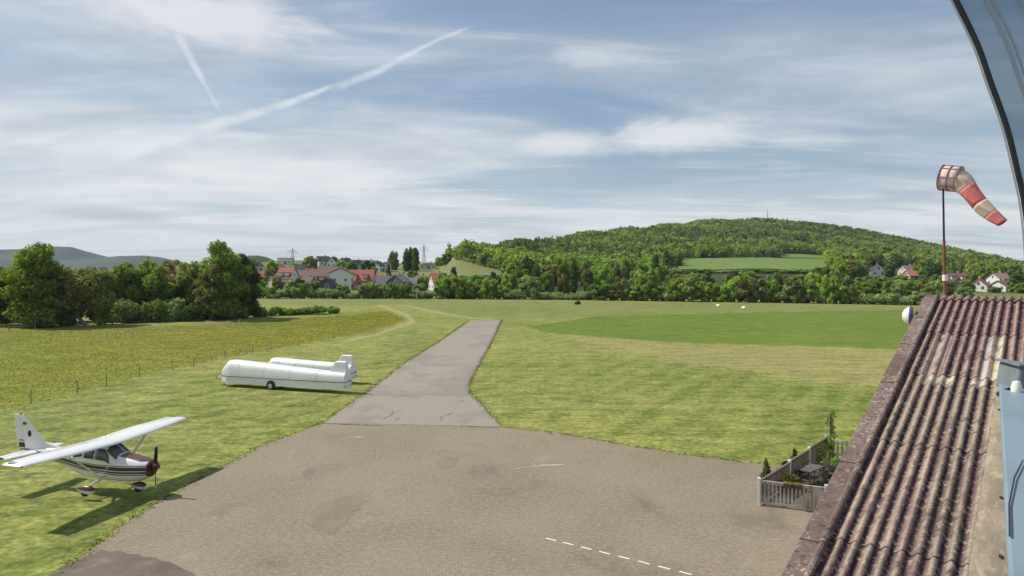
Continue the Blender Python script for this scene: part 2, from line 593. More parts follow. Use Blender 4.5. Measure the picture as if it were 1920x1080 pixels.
def paving_mat():
    m, t, p = new_mat('herringbone_paving')
    pos = t.node('ShaderNodeNewGeometry').outputs['Position']
    s = t.node('ShaderNodeSeparateXYZ')
    t.link(t.mapping(pos, (1, 1, 1), (0, 0, R(-4))), s.inputs[0])
    # zigzag paver joints: rows bent by a triangle wave
    tri = t.math('PINGPONG', s.outputs[0], 0.11)
    row = t.math('ADD', s.outputs[1], t.math('MULTIPLY', tri, 1.0))
    rowf = t.math('ABSOLUTE', t.math('SUBTRACT', t.math('FRACT', t.math('DIVIDE', row, 0.15)), 0.5))
    colf = t.math('ABSOLUTE', t.math('SUBTRACT', t.math('FRACT', t.math('DIVIDE', s.outputs[0], 0.11)), 0.5))
    joint = t.math('MAXIMUM', t.maprange(rowf, 0.34, 0.48), t.math('MULTIPLY', t.maprange(colf, 0.40, 0.5), 0.5))
    br = t.noise(t.mapping(pos, (1, 1, 1), loc=(3, 3, 0)), 5.0, 6, 0.8)
    big = t.noise(pos, 0.16, 5, 0.6, 0.4)
    stain = t.noise(t.mapping(pos, (1, 0.6, 1), loc=(11, 2, 0)), 0.33, 6, 0.62, 0.5)
    col = t.mix(t.maprange(big, 0.35, 0.65), (0.218, 0.176, 0.122), (0.268, 0.220, 0.154))
    col = t.mix(t.math('MULTIPLY', t.maprange(br, 0.40, 0.68), 0.72), col, (0.40, 0.333, 0.235))
    col = t.mix(t.math('MULTIPLY', t.maprange(stain, 0.55, 0.72), 0.55), col, (0.150, 0.122, 0.093))
    col = t.mix(t.math('MULTIPLY', t.maprange(stain, 0.38, 0.26), 0.45), col, (0.40, 0.34, 0.265))
    speck = t.noise(t.mapping(pos, (1, 1, 1), loc=(1, 9, 0)), 16.0, 2, 0.8)
    col = t.mix(t.math('MULTIPLY', joint, 0.85), col, (0.085, 0.070, 0.054))
    col = t.mix(t.math('MULTIPLY', t.maprange(speck, 0.58, 0.70), 0.75), col, (0.07, 0.06, 0.045))
    t.val(p.inputs['Base Color'], col)
    p.inputs['Roughness'].default_value = 0.85
    p.inputs['Specular IOR Level'].default_value = 0.3
    b = t.node('ShaderNodeBump')
    b.inputs['Strength'].default_value = 0.5
    b.inputs['Distance'].default_value = 0.012
    t.link(t.math('SUBTRACT', br, joint), b.inputs['Height'])
    t.link(b.outputs[0], p.inputs['Normal'])
    return m


M_PAVE = paving_mat()
M_TAXI = nmat('old_asphalt', (0.280, 0.243, 0.205), [((0.225, 0.192, 0.162), 0.22, 0.48, 0.56, 0.75, (1, 0.7, 1)), ((0.30, 0.27, 0.235), 0.15, 0.5, 0.7, 0.6, (1, 1, 1)), ((0.16, 0.14, 0.12), 6.0, 0.55, 0.75, 0.4, (1, 1, 1)), ((0.14, 0.12, 0.10), 0.9, 0.62, 0.72, 0.5, (1, 0.4, 1))], 0.85, 0.3, bump=(30, 0.3, 0.01, (1, 1, 1)), world=True)
M_DARKASPH = nmat('dark_asphalt_patch', (0.150, 0.116, 0.088), [((0.22, 0.175, 0.13), 1.4, 0.5, 0.68, 0.8, (1, 1, 1)), ((0.33, 0.29, 0.235), 5.0, 0.66, 0.73, 0.8, (1, 1, 1)), ((0.085, 0.068, 0.055), 0.5, 0.45, 0.7, 0.7, (1, 1, 1))], 0.85, 0.3, bump=(25, 0.4, 0.02, (1, 1, 1)), world=True)
M_TRACK = grass_mat('worn_track', (0.275, 0.265, 0.115), (0.31, 0.29, 0.13), (0.21, 0.21, 0.075), fine=3)
M_PALE = grass_mat('pale_strip', (0.170, 0.190, 0.062), (0.20, 0.205, 0.08), (0.125, 0.15, 0.04), fine=3)

sheet('apron', [(605, 793.5), (940, 800.5), (990, 806), (1060, 814.5), (1130, 827), (1200, 839), (1270, 850), (1340, 860), (1430, 871), (1480, 874), (1620, 880), (2100, 900), (2100, 1500), (960, 1700), (-100, 1700), (60, 1110), (150, 1045), (270, 958), (345, 915), (430, 868), (500, 832)], 0.008, M_PAVE, 0.22, 0.11, 1)
sheet('taxiway', [(605, 793), (690, 735), (722, 709), (760, 680), (820, 643), (882, 601), (940, 600), (921, 641), (902, 675), (882, 712), (878, 725), (880, 738), (900, 757), (926, 784), (940, 800)], 0.012, M_TAXI, 0.25, 0.08, 2)
sheet('asphalt_patch', [(60, 1110), (110, 1066), (190, 1030), (260, 1040), (330, 1060), (372, 1082), (380, 1120), (300, 1200), (40, 1200)], 0.014, M_DARKASPH, 0.4, 0.12, 3)
sheet('meadow', [(-900, 960), (-400, 868), (0, 768), (150, 733), (280, 700), (363, 683), (470, 662), (560, 646), (640, 632), (700, 620), (745, 607), (758, 599), (748, 592), (725, 583), (700, 578), (640, 590), (480, 601), (300, 611), (0, 618), (-500, 640), (-1500, 700)], 0.004, M_MEADOW, 1.0, 0.25, 4)
sheet('dark_field', [(985, 612), (1010, 621), (1060, 626), (1130, 632), (1210, 637), (1300, 642), (1420, 646), (1560, 650), (1690, 655), (1900, 663), (2300, 672), (2300, 594), (1900, 586), (1700, 582.5), (1560, 583), (1400, 586), (1250, 590), (1110, 594), (1050, 604)], 0.004, M_CROP, 1.5, 0.7, 5)
sheet('dry_grass_field', [(985, 614), (1010, 623), (1130, 634), (1300, 644), (1560, 652), (1690, 657), (2300, 676), (2300, 740), (1690, 724), (1500, 712), (1300, 684), (1150, 655), (1060, 635)], 0.0035, M_HAY, 1.2, 1.3, 6)
sheet('runway_strip', [(480, 563), (700, 563), (1100, 565.5), (1500, 571), (1720, 575.5), (2300, 583), (2300, 592), (1700, 581), (1400, 584), (1250, 588), (1100, 593), (960, 598), (870, 592), (760, 570), (640, 574), (500, 572)], 0.003, M_FARGRASS, 3.0, 0.4, 7)
sheet('pale_line', [(905, 599), (1100, 590), (1250, 585), (1400, 581), (1700, 578), (2200, 585), (2200, 588), (1700, 579.6), (1400, 583), (1250, 587.5), (1100, 592.6), (905, 601)], 0.005, M_PALE, 3.0, 0.2, 8)
sheet('worn_track', [(705, 572), (730, 582), (756, 592), (766, 599), (758, 607), (700, 626), (640, 640), (645, 642), (705, 630), (770, 608), (780, 600), (768, 591), (742, 580), (718, 572)], 0.006, M_TRACK, 1.0, 0.15, 9)
sheet('mower_track', [(765, 572), (800, 580), (840, 588), (885, 596), (930, 599), (930, 600), (884, 598), (836, 591), (792, 582), (757, 573)], 0.007, M_TRACK, 1.0, 0.15, 10)

M_CRACK = nmat('open_joint', (0.05, 0.042, 0.032), [((0.12, 0.13, 0.04), 3, .5, .62, .9, (1, 1, 1))], 0.95, world=True)


def strip(name, pts, w, z, mat, seed=0, jag=.03):
    rs = random.Random(seed)
    P = []
    for a, b in zip(pts[:-1], pts[1:]):
        A, B = G(*a), G(*b)
        n = max(2, int((B - A).length / .25))
        P += [A.lerp(B, k / n) for k in range(n)]
    P.append(G(*pts[-1]))
    L, Rr = [], []
    for k, p in enumerate(P):
        q = P[min(k + 1, len(P) - 1)] - P[max(k - 1, 0)]
        nr = Vector((-q.y, q.x, 0)).normalized()
        ww = w * rs.uniform(.25, 1.2) * min(1, .2 + 4 * min(k, len(P) - 1 - k) / len(P))
        c = p + nr * rs.uniform(-jag, jag)
        L.append((c + nr * ww).to_tuple()[:2] + (z,))
        Rr.append((c - nr * ww).to_tuple()[:2] + (z,))
    n = len(P)
    return setp(obj(name, npmesh(name, L + Rr, [[n + k, n + k + 1, k + 1, k] for k in range(n - 1)], [mat])), kind='structure')


strip('paving_joint', [(606, 794.5), (650, 796), (700, 798), (728, 798.5)], .10, .017, M_CRACK, 1)
strip('paving_joint', [(862, 799.5), (900, 801), (940, 802)], .07, .017, M_CRACK, 2)
strip('asphalt_crack', [(820, 783), (836, 780), (842, 777), (850, 774)], .05, .0165, M_CRACK, 3)
strip('asphalt_crack', [(712, 790), (722, 784), (734, 778), (738, 770)], .04, .0165, M_CRACK, 4)
strip('asphalt_crack', [(826, 790), (830, 785), (824, 781)], .03, .0165, M_CRACK, 5)
strip('asphalt_crack', [(700, 740), (760, 742), (830, 740), (880, 741)], .03, .0165, M_CRACK, 6)
M_PALEWEAR = nmat('pale_worn_paving', (0.40, 0.345, 0.265), [((0.28, 0.23, 0.17), 1.2, .4, .6, .9, (1, 1, 1))], .85, world=True)
strip('worn_paving', [(950, 882), (985, 876), (1020, 873), (1068, 870)], .16, .0165, M_PALEWEAR, 7, .1)
strip('worn_paving', [(648, 819), (685, 820)], .14, .0165, M_PALEWEAR, 8, .08)
strip('worn_paving', [(858, 856), (885, 857)], .12, .0165, M_PALEWEAR, 9, .08)
M_DARKREP = nmat('dark_repair', (0.205, 0.162, 0.118), [((0.23, 0.18, 0.13), 1.1, .36, .58, .95, (1, 1, 1)), ((0.10, 0.08, 0.06), 8, .55, .7, .6, (1, 1, 1))], .9, world=True)
sheet('dark_repair', [(585, 960), (600, 945), (640, 932), (672, 930), (690, 940), (668, 958), (640, 990), (615, 1002), (590, 990)], .0155, M_DARKREP, .22, .16, 12)
sheet('dark_repair', [(815, 866), (835, 856), (862, 858), (852, 875), (828, 880)], .0155, M_DARKREP, .25, .08, 13)
M_WHITEPAINT = nmat('worn_white_paint', (0.72, 0.70, 0.64), [((0.35, 0.31, 0.26), 9, 0.55, 0.7, 0.7, (1, 1, 1))], 0.7, world=True)
mb = MB()
p0, p1 = G(1014, 1007), G(1302, 1079)
for k in range(8):
    c = p0.lerp(p1, (k + 0.3) / 8)
    dv = (p1 - p0).normalized()
    ln = (p1 - p0).length / 8 * 0.58
    mb.box((c.x + dv.x * ln / 2, c.y + dv.y * ln / 2, 0.0125), (ln, 0.085, 0.002), rz=math.atan2(dv.y, dv.x))
setp(mb.build('painted_marking', M_WHITEPAINT), kind='structure')
M_SWATH = grass_mat('mown_swath', (0.185, 0.205, 0.055), (0.245, 0.245, 0.075), (0.125, 0.150, 0.036), fine=2.4)
for k, ln in enumerate(([(930, 662), (950, 690), (985, 730), (1030, 775)], [(962, 640), (1010, 680), (1090, 735), (1170, 780)], [(985, 640), (1060, 672), (1200, 715), (1400, 760)], [(905, 690), (925, 720), (960, 765)], [(560, 770), (640, 715), (720, 668), (790, 630)], [(500, 800), (580, 745), (660, 700)])):
    strip('mower_swath', ln, .34, .0052 + .0002 * k, M_SWATH, 20 + k, .12)
# ------------------------------------------------------------------ foliage


def leaf_mat(name):
    m, t, p = new_mat(name)
    at = t.node('ShaderNodeAttribute', attribute_name='col')
    oi = t.node('ShaderNodeObjectInfo')
    hsv = t.node('ShaderNodeHueSaturation')
    t.link(at.outputs['Color'], hsv.inputs['Color'])
    t.link(t.maprange(oi.outputs['Random'], 0, 1, 0.488, 0.512, smooth=False), hsv.inputs['Hue'])
    t.link(t.maprange(oi.outputs['Random'], 0, 1, 0.85, 1.25, smooth=False), hsv.inputs['Value'])
    t.link(hsv.outputs[0], p.inputs['Base Color'])
    p.inputs['Roughness'].default_value = 0.75
    p.inputs['Specular IOR Level'].default_value = 0.12
    tr = t.node('ShaderNodeBsdfTranslucent')
    t.link(t.mix(1.0, hsv.outputs[0], (1.0, 1.15, 0.45), 'MULTIPLY'), tr.inputs['Color'])
    mx = t.node('ShaderNodeMixShader')
    mx.inputs[0].default_value = 0.46
    t.link(p.outputs[0], mx.inputs[1])
    t.link(tr.outputs[0], mx.inputs[2])
    t.link(mx.outputs[0], m.node_tree.nodes['Material Output'].inputs['Surface'])
    return m


M_LEAF = leaf_mat('leaves')
M_BARK = nmat('bark', (0.095, 0.075, 0.055), [((0.04, 0.032, 0.025), 14, 0.45, 0.7, 0.8, (1, 1, 0.15))], 0.95, 0.1)
M_BARKPALE = nmat('pale_bark', (0.27, 0.25, 0.20), [((0.12, 0.10, 0.08), 10, 0.45, 0.7, 0.8, (1, 1, 0.2))], 0.95, 0.1)


def crown_arrays(rs, lobes, n, leaf, color, dark=0.45, vary=0.25, shell=(0.55, 1.06)):
    """leaf faces spread through the shells of several ellipsoids; lobes = (cx,cy,cz,rx,ry,rz)"""
    L = np.array(lobes, float)
    area = (L[:, 3] * L[:, 4] + L[:, 4] * L[:, 5] + L[:, 3] * L[:, 5])
    w = rs.choice(len(L), n, p=area / area.sum())
    d = rs.normal(size=(n, 3))
    d /= np.linalg.norm(d, axis=1)[:, None]
    r = rs.uniform(shell[0] ** 2, shell[1] ** 2, n) ** 0.5
    # ragged outline: push clumps in and out with a cheap direction noise
    ph = rs.rand(len(L), 6) * 6.28
    k = np.sin(d[:, 0] * 5 + ph[w, 0]) * np.sin(d[:, 1] * 6 + ph[w, 1]) + np.sin(d[:, 2] * 7 + ph[w, 2]) * np.sin(d[:, 0] * 9 + ph[w, 3])
    r = r * (1 + 0.13 * k)
    C = L[w, :3] + d * L[w, 3:] * r[:, None]
    nrm = d / L[w, 3:]
    nrm /= np.linalg.norm(nrm, axis=1)[:, None]
    nrm = nrm * 0.75 + rs.normal(size=(n, 3)) * 0.42 + np.array([0, 0, 0.15])
    nrm /= np.linalg.norm(nrm, axis=1)[:, None]
    t = np.cross(nrm, rs.normal(size=(n, 3)))
    t /= np.linalg.norm(t, axis=1)[:, None]
    b = np.cross(nrm, t)
    sz = leaf * rs.uniform(0.55, 1.35, n)
    a1, a2 = (sz * rs.uniform(0.7, 1.1, n))[:, None], (sz * rs.uniform(0.4, 0.8, n))[:, None]
    bend = (sz * rs.uniform(-.25, .1, n))[:, None] * nrm
    V = np.stack([C - t * a1 + bend, C - b * a2, C + t * a1 + bend, C + b * a2], 1).reshape(-1, 3)
    F = np.arange(n * 4).reshape(n, 4)
    lobe_tint = rs.uniform(1 - vary, 1 + vary, len(L))[w]
    clump = 1 + 0.22 * np.sin(C[:, 0] * 1.9 + ph[0, 0]) * np.sin(C[:, 1] * 1.7 + ph[0, 1]) * np.sin(C[:, 2] * 2.1 + ph[0, 2])
    tint = lobe_tint * clump * rs.uniform(0.72, 1.28, n)
    col = np.array(color)[None, :] * tint[:, None]
    col[:, 0] *= rs.uniform(0.85, 1.2, n)
    return V, F, np.repeat(np.clip(col, 0, 1), 4, 0)


def lobes_for(rs, form, h, w):
    """lobes of a tree h high and w wide standing at the origin"""
    out = []
    r = w / 2
    if form == 'round':
        out.append((0, 0, h * .58, r * .72, r * .72, h * .36))
        for k in range(9):
            q = k * 2.4 + rs.uniform(-.4, .4)
            z = h * rs.uniform(.32, .86)
            f = math.sqrt(max(0.1, 1 - ((z / h - .55) / .5) ** 2))
            rr = r * rs.uniform(.30, .46)
            out.append((math.cos(q) * r * .62 * f, math.sin(q) * r * .62 * f, z, rr, rr, rr * rs.uniform(.8, 1.1)))
        out.append((rs.uniform(-.1, .1) * w, 0, h * .86, r * .45, r * .45, h * .14))
    elif form == 'full':
        out.append((0, 0, h * .48, r * .62, r * .62, h * .36))
        for k in range(13):
            q = k * 2.4 + rs.uniform(-.4, .4)
            z = h * (.10 + .76 * k / 12)
            f = math.sqrt(max(0.15, 1 - ((z / h - .42) / .56) ** 2))
            rr = r * rs.uniform(.26, .42)
            out.append((math.cos(q) * r * .68 * f, math.sin(q) * r * .68 * f, z, rr, rr, h * rs.uniform(.10, .17)))
    elif form == 'tall':
        out.append((0, 0, h * .17, r * .80, r * .75, h * .15))
        for k in range(12):
            z = h * (.14 + .80 * k / 11)
            f = (math.sin(math.pi * (.16 + .70 * k / 11)) ** 0.7) * 1.05
            q = k * 2.4
            rr = r * rs.uniform(.50, .72) * f
            out.append((math.cos(q) * r * .34 * f, math.sin(q) * r * .34 * f, z, rr, rr, h * .115))
    elif form == 'bush':
        for k in range(8):
            q = k * 2.4
            rr = r * rs.uniform(.35, .6)
            out.append((math.cos(q) * r * .5, math.sin(q) * r * .45, h * rs.uniform(.28, .62), rr, rr, h * rs.uniform(.25, .4)))
    elif form == 'cone':
        for k in range(9):
            f = 1 - k / 9.2
            out.append((rs.uniform(-.08, .08) * w, 0, h * (.12 + .84 * k / 9), r * (.15 + .85 * f), r * (.15 + .85 * f), h * .085))
    elif form == 'sparse':
        for k in range(34):
            q = k * 2.4
            z = h * rs.uniform(.18, .97)
            rr = r * rs.uniform(.14, .40)
            f = (1 - abs(z / h - .55) * .95) * rs.uniform(.3, 1.1)
            out.append((math.cos(q) * r * .75 * f, math.sin(q) * r * .7 * f, z, rr, rr, rr * .8))
    return out


def crown_mesh(name, seed, form, h, w, n, leaf, color, **kw):
    rs = np.random.RandomState(seed)
    V, F, c = crown_arrays(rs, lobes_for(rs, form, h, w), n, leaf, color, **kw)
    return npmesh(name, V, F, [M_LEAF], False, cols=c)


def trunk_mb(seed, form, h, w, lean=0.0):
    rs = random.Random(seed)
    mb = MB()
    r0 = 0.035 * h ** 0.9
    top = h * (.82 if form in ('cone', 'tall') else .62)
    pts = [(lean * z / h * 2 * (1 - z / h) * 2, 0.12 * math.sin(z), z) for z in np.linspace(-.3, top, 6)]
    mb.tube(pts, [r0 * (1.25 - .95 * i / 5) for i in range(6)], 7)
    if form in ('round', 'sparse', 'tall', 'full'):
        for k in range(9 if form == 'sparse' else 6):
            q = k * 2.4 + rs.uniform(-.3, .3)
            z0 = h * rs.uniform(.2, .55)
            ex = w * .5 * rs.uniform(.5, .85)
            z1 = z0 + h * rs.uniform(.15, .35)
            mb.tube([(lean * .3, 0, z0), (math.cos(q) * ex * .5, math.sin(q) * ex * .5, z0 + (z1 - z0) * .6), (math.cos(q) * ex, math.sin(q) * ex, z1)], [r0 * .45, r0 * .3, r0 * .08], 5)
    return mb


GREEN = (0.215, 0.300, 0.066)
FRESH = (0.250, 0.350, 0.066)
DARK = (0.120, 0.175, 0.058)
OLIVE = (0.245, 0.270, 0.085)
WILLOW = (0.270, 0.335, 0.140)
RUSSET = (0.250, 0.200, 0.115)
TREE_N = 0


def make_tree(name, loc, form, h, w, n, leaf, color, label, cat='tree', group=None, lean=0.0, bark=None, **kw):
    global TREE_N
    TREE_N += 1
    t = empty(name, loc, random.Random(TREE_N).uniform(0, 6.28) if not lean else 0, label, cat, group)
    obj('crown' if cat == 'tree' else 'foliage', crown_mesh('crown_mesh', 100 + TREE_N, form, h, w, n, leaf, color, **kw), t)
    trunk_mb(TREE_N, form, h, w, lean).build('trunk' if cat == 'tree' else 'stem', bark or M_BARK, t)
    return t


def px_tree(name, xc, ytop, ybase, wpx, form, n, leaf, color, label, cat='tree', z=0.0, **kw):
    g = G(xc, ybase, z)
    h = (ybase - ytop) / FX * g.y
    w = wpx / FX * g.y
    return make_tree(name, g, form, h, w, n, leaf, color, label, cat, **kw)


# the wood at the left, tree by tree
px_tree('broadleaf_tree', -12, 486, 611, 74, 'full', 9600, .29, DARK, 'dark green tree cut by the left picture edge')
px_tree('broadleaf_tree', 66, 463, 613, 112, 'tall', 24000, .29, FRESH, 'tallest bright green oval tree at the far left above the white car', cat='tree')
px_tree('broadleaf_tree', 100, 520, 606, 60, 'full', 8000, .29, DARK, 'low dark tree filling the gap right of the tall oval tree')
px_tree('leaning_tree', 162, 502, 610, 112, 'round', 17600, .29, OLIVE, 'olive brown bushy tree with a pale leaning trunk', lean=-3.2, bark=M_BARKPALE)
px_tree('broadleaf_tree', 228, 492, 600, 88, 'full', 14400, .29, GREEN, 'left one of the two round green trees behind the shrubs')
px_tree('broadleaf_tree', 282, 488, 599, 84, 'full', 12000, .29, GREEN, 'right one of the two round green trees beside the russet tree')
px_tree('russet_tree', 330, 488, 594, 66, 'sparse', 6080, .27, RUSSET, 'thin russet tree with few leaves and bare branches showing')
px_tree('broadleaf_tree', 362, 489, 596, 70, 'full', 11200, .29, OLIVE, 'olive tree between the russet tree and the tallest spreading tree')
px_tree('broadleaf_tree', 418, 459, 599, 100, 'tall', 20800, .29, GREEN, 'tallest spreading tree with an uneven top beside the village')
px_tree('broadleaf_tree', 396, 503, 601, 74, 'sparse', 8960, .27, (0.235, 0.225, 0.110), 'brownish thin tree in front of the tallest spreading tree')
px_tree('conifer_tree', 460, 482, 596, 66, 'tall', 12800, .29, DARK, 'dark dense tree at the right end of the left wood')
for x, yt, yb, w, c, lab in ((24, 528, 603, 60, DARK, 'dark undergrowth tree behind the white car'), (128, 535, 603, 56, DARK, 'dark low tree behind the olive leaning tree, left side'), (192, 532, 602, 60, DARK, 'dark low tree behind the olive leaning tree, right side'), (256, 530, 598, 60, DARK, 'dark low tree between the two round green trees'), (312, 528, 596, 60, GREEN, 'low green tree under the thin russet tree'), (346, 526, 596, 56, DARK, 'dark low tree left of the olive tree'), (378, 522, 597, 56, GREEN, 'low green tree behind the brownish thin tree'), (440, 520, 597, 60, DARK, 'dark low tree left of the dense end tree')):
    px_tree('broadleaf_tree', x, yt, yb, w, 'full', 4200, .34, c, lab)
# shrubs in front of the wood
shr = [(82, 583, 614, 52, GREEN, 'rounded green shrub beside the wooden rail fence'), (120, 590, 611, 40, DARK, 'low dark shrub left of the pale leaning trunk'), (196, 585, 609, 46, GREEN, 'leafy shrub right of the pale leaning trunk'),
       (240, 556, 605, 52, WILLOW, 'grey green shrub below the left round tree'), (284, 560, 604, 50, GREEN, 'mid green shrub below the right round tree'), (322, 552, 602, 46, WILLOW, 'tall grey green shrub below the russet tree'),
       (352, 570, 602, 50, DARK, 'dark rounded shrub below the olive tree'), (388, 566, 599, 40, WILLOW, 'pale shrub below the brownish thin tree'), (420, 572, 597, 38, GREEN, 'green shrub under the tallest spreading tree'),
       (456, 574, 597, 27, GREEN, 'neat round clipped bush where the hedge row starts'), (486, 572, 594, 34, OLIVE, 'brownish loose bush, second in the hedge row'), (514, 574, 592, 26, GREEN, 'small green bush in the hedge row before its long end bush'),
       (538, 575, 591, 30, GREEN, 'small dark green bush in the middle of the hedge row'), (562, 576, 590, 30, OLIVE, 'low olive bush in the hedge row beside the long clump'), (592, 572, 589, 48, GREEN, 'longest and broadest bush clump near the right end of the hedge row'), (626, 574, 588, 22, GREEN, 'last small bush at the right end of the hedge row')]
for x, yt, yb, w, c, lab in shr:
    px_tree('shrub', x, yt, yb, w, 'bush', 2600, .28, c, lab, cat='shrub', group='shrubs along the left meadow edge')

# the tree row beyond the far field edge: shared crowns, one object per tree
VAR = {}
for kind, form, col, n, leaf in (('fresh', 'full', FRESH, 3000, .075), ('green', 'full', GREEN, 3000, .075), ('willow', 'full', WILLOW, 3000, .075), ('dark', 'tall', DARK, 2200, .07), ('bush', 'bush', WILLOW, 1500, .10), ('olive', 'full', OLIVE, 2600, .075), ('spire', 'cone', DARK, 1500, .06)):
    for s in range(3):
        hh, ww = (1.0, 0.95) if form in ('round', 'full') else ((1.0, .42) if form == 'tall' else ((1.0, .35) if form == 'cone' else (1.0, 1.5)))
        cm = crown_mesh('crown_mesh', 900 + s * 17 + len(VAR), form, hh, ww, n, leaf * 1.0, col)
        tmb = trunk_mb(40 + s, form, hh, ww)
        sc = 0.6
        tm = npmesh('trunk_mesh', tmb.v, tmb.f, [M_BARK])
        VAR.setdefault(kind, []).append((cm, tm, ww))


def far_tree(p, kind, s, h, w, label, group, name='broadleaf_tree', cat='tree'):
    cm, tm, ww = VAR[kind][s % 3]
    t = empty(name, p, 0, label, cat, group)
    t.rotation_euler[2] = (s * 1.7) % 6.28
    t.scale = (w / ww, w / ww, h)
    obj('crown' if cat == 'tree' else 'foliage', cm, t)
    obj('trunk' if cat == 'tree' else 'stem', tm, t)
    return t


KINDWORD = {'fresh': 'bright green broad tree', 'green': 'mid green broad tree', 'willow': 'grey green willow', 'dark': 'narrow dark tree', 'bush': 'low pale bush', 'olive': 'olive brown tree', 'spire': 'dark pointed conifer'}
CNT = {}


def zone(x):
    for lim, z in ((560, 'in front of the red-roofed house'), (640, 'in front of the brown apartment house'), (720, 'in front of the long red roof'), (800, 'in front of the dark grey roofs'), (875, 'below the small orange-red house'), (960, 'beyond the far end of the taxiway'), (1090, 'by the small meadow gap'), (1230, 'right of the small meadow gap'), (1400, 'below the two-part hill field'), (1560, 'below the right end of the hill field'), (1660, 'below the white hillside houses'), (1800, 'behind the windsock mast')):
        if x < lim:
            return z
    return 'at the right picture edge'


def row_tree(x, ytop, wpx, kind, s, dback=0.0, where='front'):
    d = float(edge_depth(x)) + 3 + dback
    p = on_terrain(x, d)
    yb = 505 + FX * (CAMH - p.z) / d
    h = max(1.5, (yb - ytop) / FX * d)
    w = wpx / FX * d
    key = (kind, zone(x), where)
    CNT[key] = CNT.get(key, 0) + 1
    row = {'front': 'front tree row', 'belt': 'belt behind the front tree row', 'hedge': 'hedge along the hill field'}[where]
    lab = f"{ordinal(CNT[key])} {KINDWORD[kind]} from the left, {zone(x)}, {row}"
    lab = lab.replace('first ', 'leftmost ', 1) if CNT[key] == 1 else lab
    lab = ' '.join(lab.split()[:16])
    far_tree(p, kind, s, h, w, lab, 'trees beyond the far field edge', 'bush' if kind == 'bush' else ('conifer_tree' if kind == 'spire' else 'broadleaf_tree'), 'bush' if kind == 'bush' else 'tree')


rr = random.Random(5)
x = 488.0
FRONT = []
while x < 828:                                    # low bushes and small willows before the village
    kind = rr.choice(['bush', 'bush', 'willow', 'green', 'bush', 'fresh'])
    top = rr.uniform(537, 548) if kind == 'bush' else rr.uniform(526, 541)
    wpx = rr.uniform(22, 36) if kind == 'bush' else rr.uniform(16, 26)
    FRONT.append((x, top, wpx, kind, 0.0))
    x += wpx * rr.uniform(.55, .8)
x = 832.0
while x < 1002:                                   # taller trees right of the village
    kind = rr.choice(['green', 'willow', 'fresh', 'green', 'bush'])
    top = rr.uniform(515, 534) if kind != 'bush' else rr.uniform(536, 546)
    wpx = rr.uniform(26, 42)
    FRONT.append((x, top, wpx, kind, 0.0))
    x += wpx * rr.uniform(.5, .75)
for q in (1006, 1022, 1040, 1058, 1076, 1090):    # low bushes of the meadow gap
    FRONT.append((q, rr.uniform(546, 553), 30, 'bush', 0.0))
x = 1100.0
while x < 1600:
    kind = rr.choice(['green', 'fresh', 'fresh', 'olive', 'green', 'willow', 'bush'])
    top = rr.uniform(510, 536) if kind != 'bush' else rr.uniform(538, 552)
    wpx = rr.uniform(28, 50)
    FRONT.append((x, top, wpx, kind, 0.0))
    x += wpx * rr.uniform(.42, .62)
while x < 1740:                                   # low scrub at the right end of the field
    kind = rr.choice(['bush', 'bush', 'willow', 'green'])
    top = rr.uniform(545, 556)
    wpx = rr.uniform(28, 44)
    FRONT.append((x, top, wpx, kind, 0.0))
    x += wpx * rr.uniform(.5, .7)
for k, (x, top, w, kind, db) in enumerate(FRONT):
    row_tree(x, top, w, kind, k, db)
# second belt up the lower slope
x = 832.0
k = 0
while x < 1935:
    for db, lo, hi in ((45, 490, 512), (95, 478, 498)):
        kind = rr.choice(['green', 'fresh', 'dark', 'green', 'willow', 'olive', 'fresh'])
        top = rr.uniform(lo, hi)
        if x < 960:
            if db > 60:
                continue
            top = rr.uniform(507, 518)
        elif 1250 < x < 1580:
            top = rr.uniform(508, 520)
        elif x >= 1580:
            top = (rr.uniform(515, 530) if x < 1740 else rr.uniform(508, 528)) if x < 1760 else rr.uniform(522, 538)
            if x > 1815 and db < 60:
                continue
        wpx = rr.uniform(22, 40) if kind != 'dark' else rr.uniform(14, 22)
        k += 1
        row_tree(x + rr.uniform(-9, 9), top, wpx, kind, k, db + rr.uniform(-12, 12), 'belt')
    x += rr.uniform(19, 29)

for k_, (x_, t_) in enumerate(((1262, 506), (1290, 509), (1322, 507), (1350, 510), (1382, 508), (1412, 506), (1446, 509), (1478, 507), (1508, 505), (1540, 503), (1568, 500))):
    row_tree(x_, t_ - 3, 36, ('bush', 'green', 'olive', 'bush')[k_ % 4], k_, 205, 'hedge')

# ------------------------------------------------------------------ the wood on the hill (one mass)


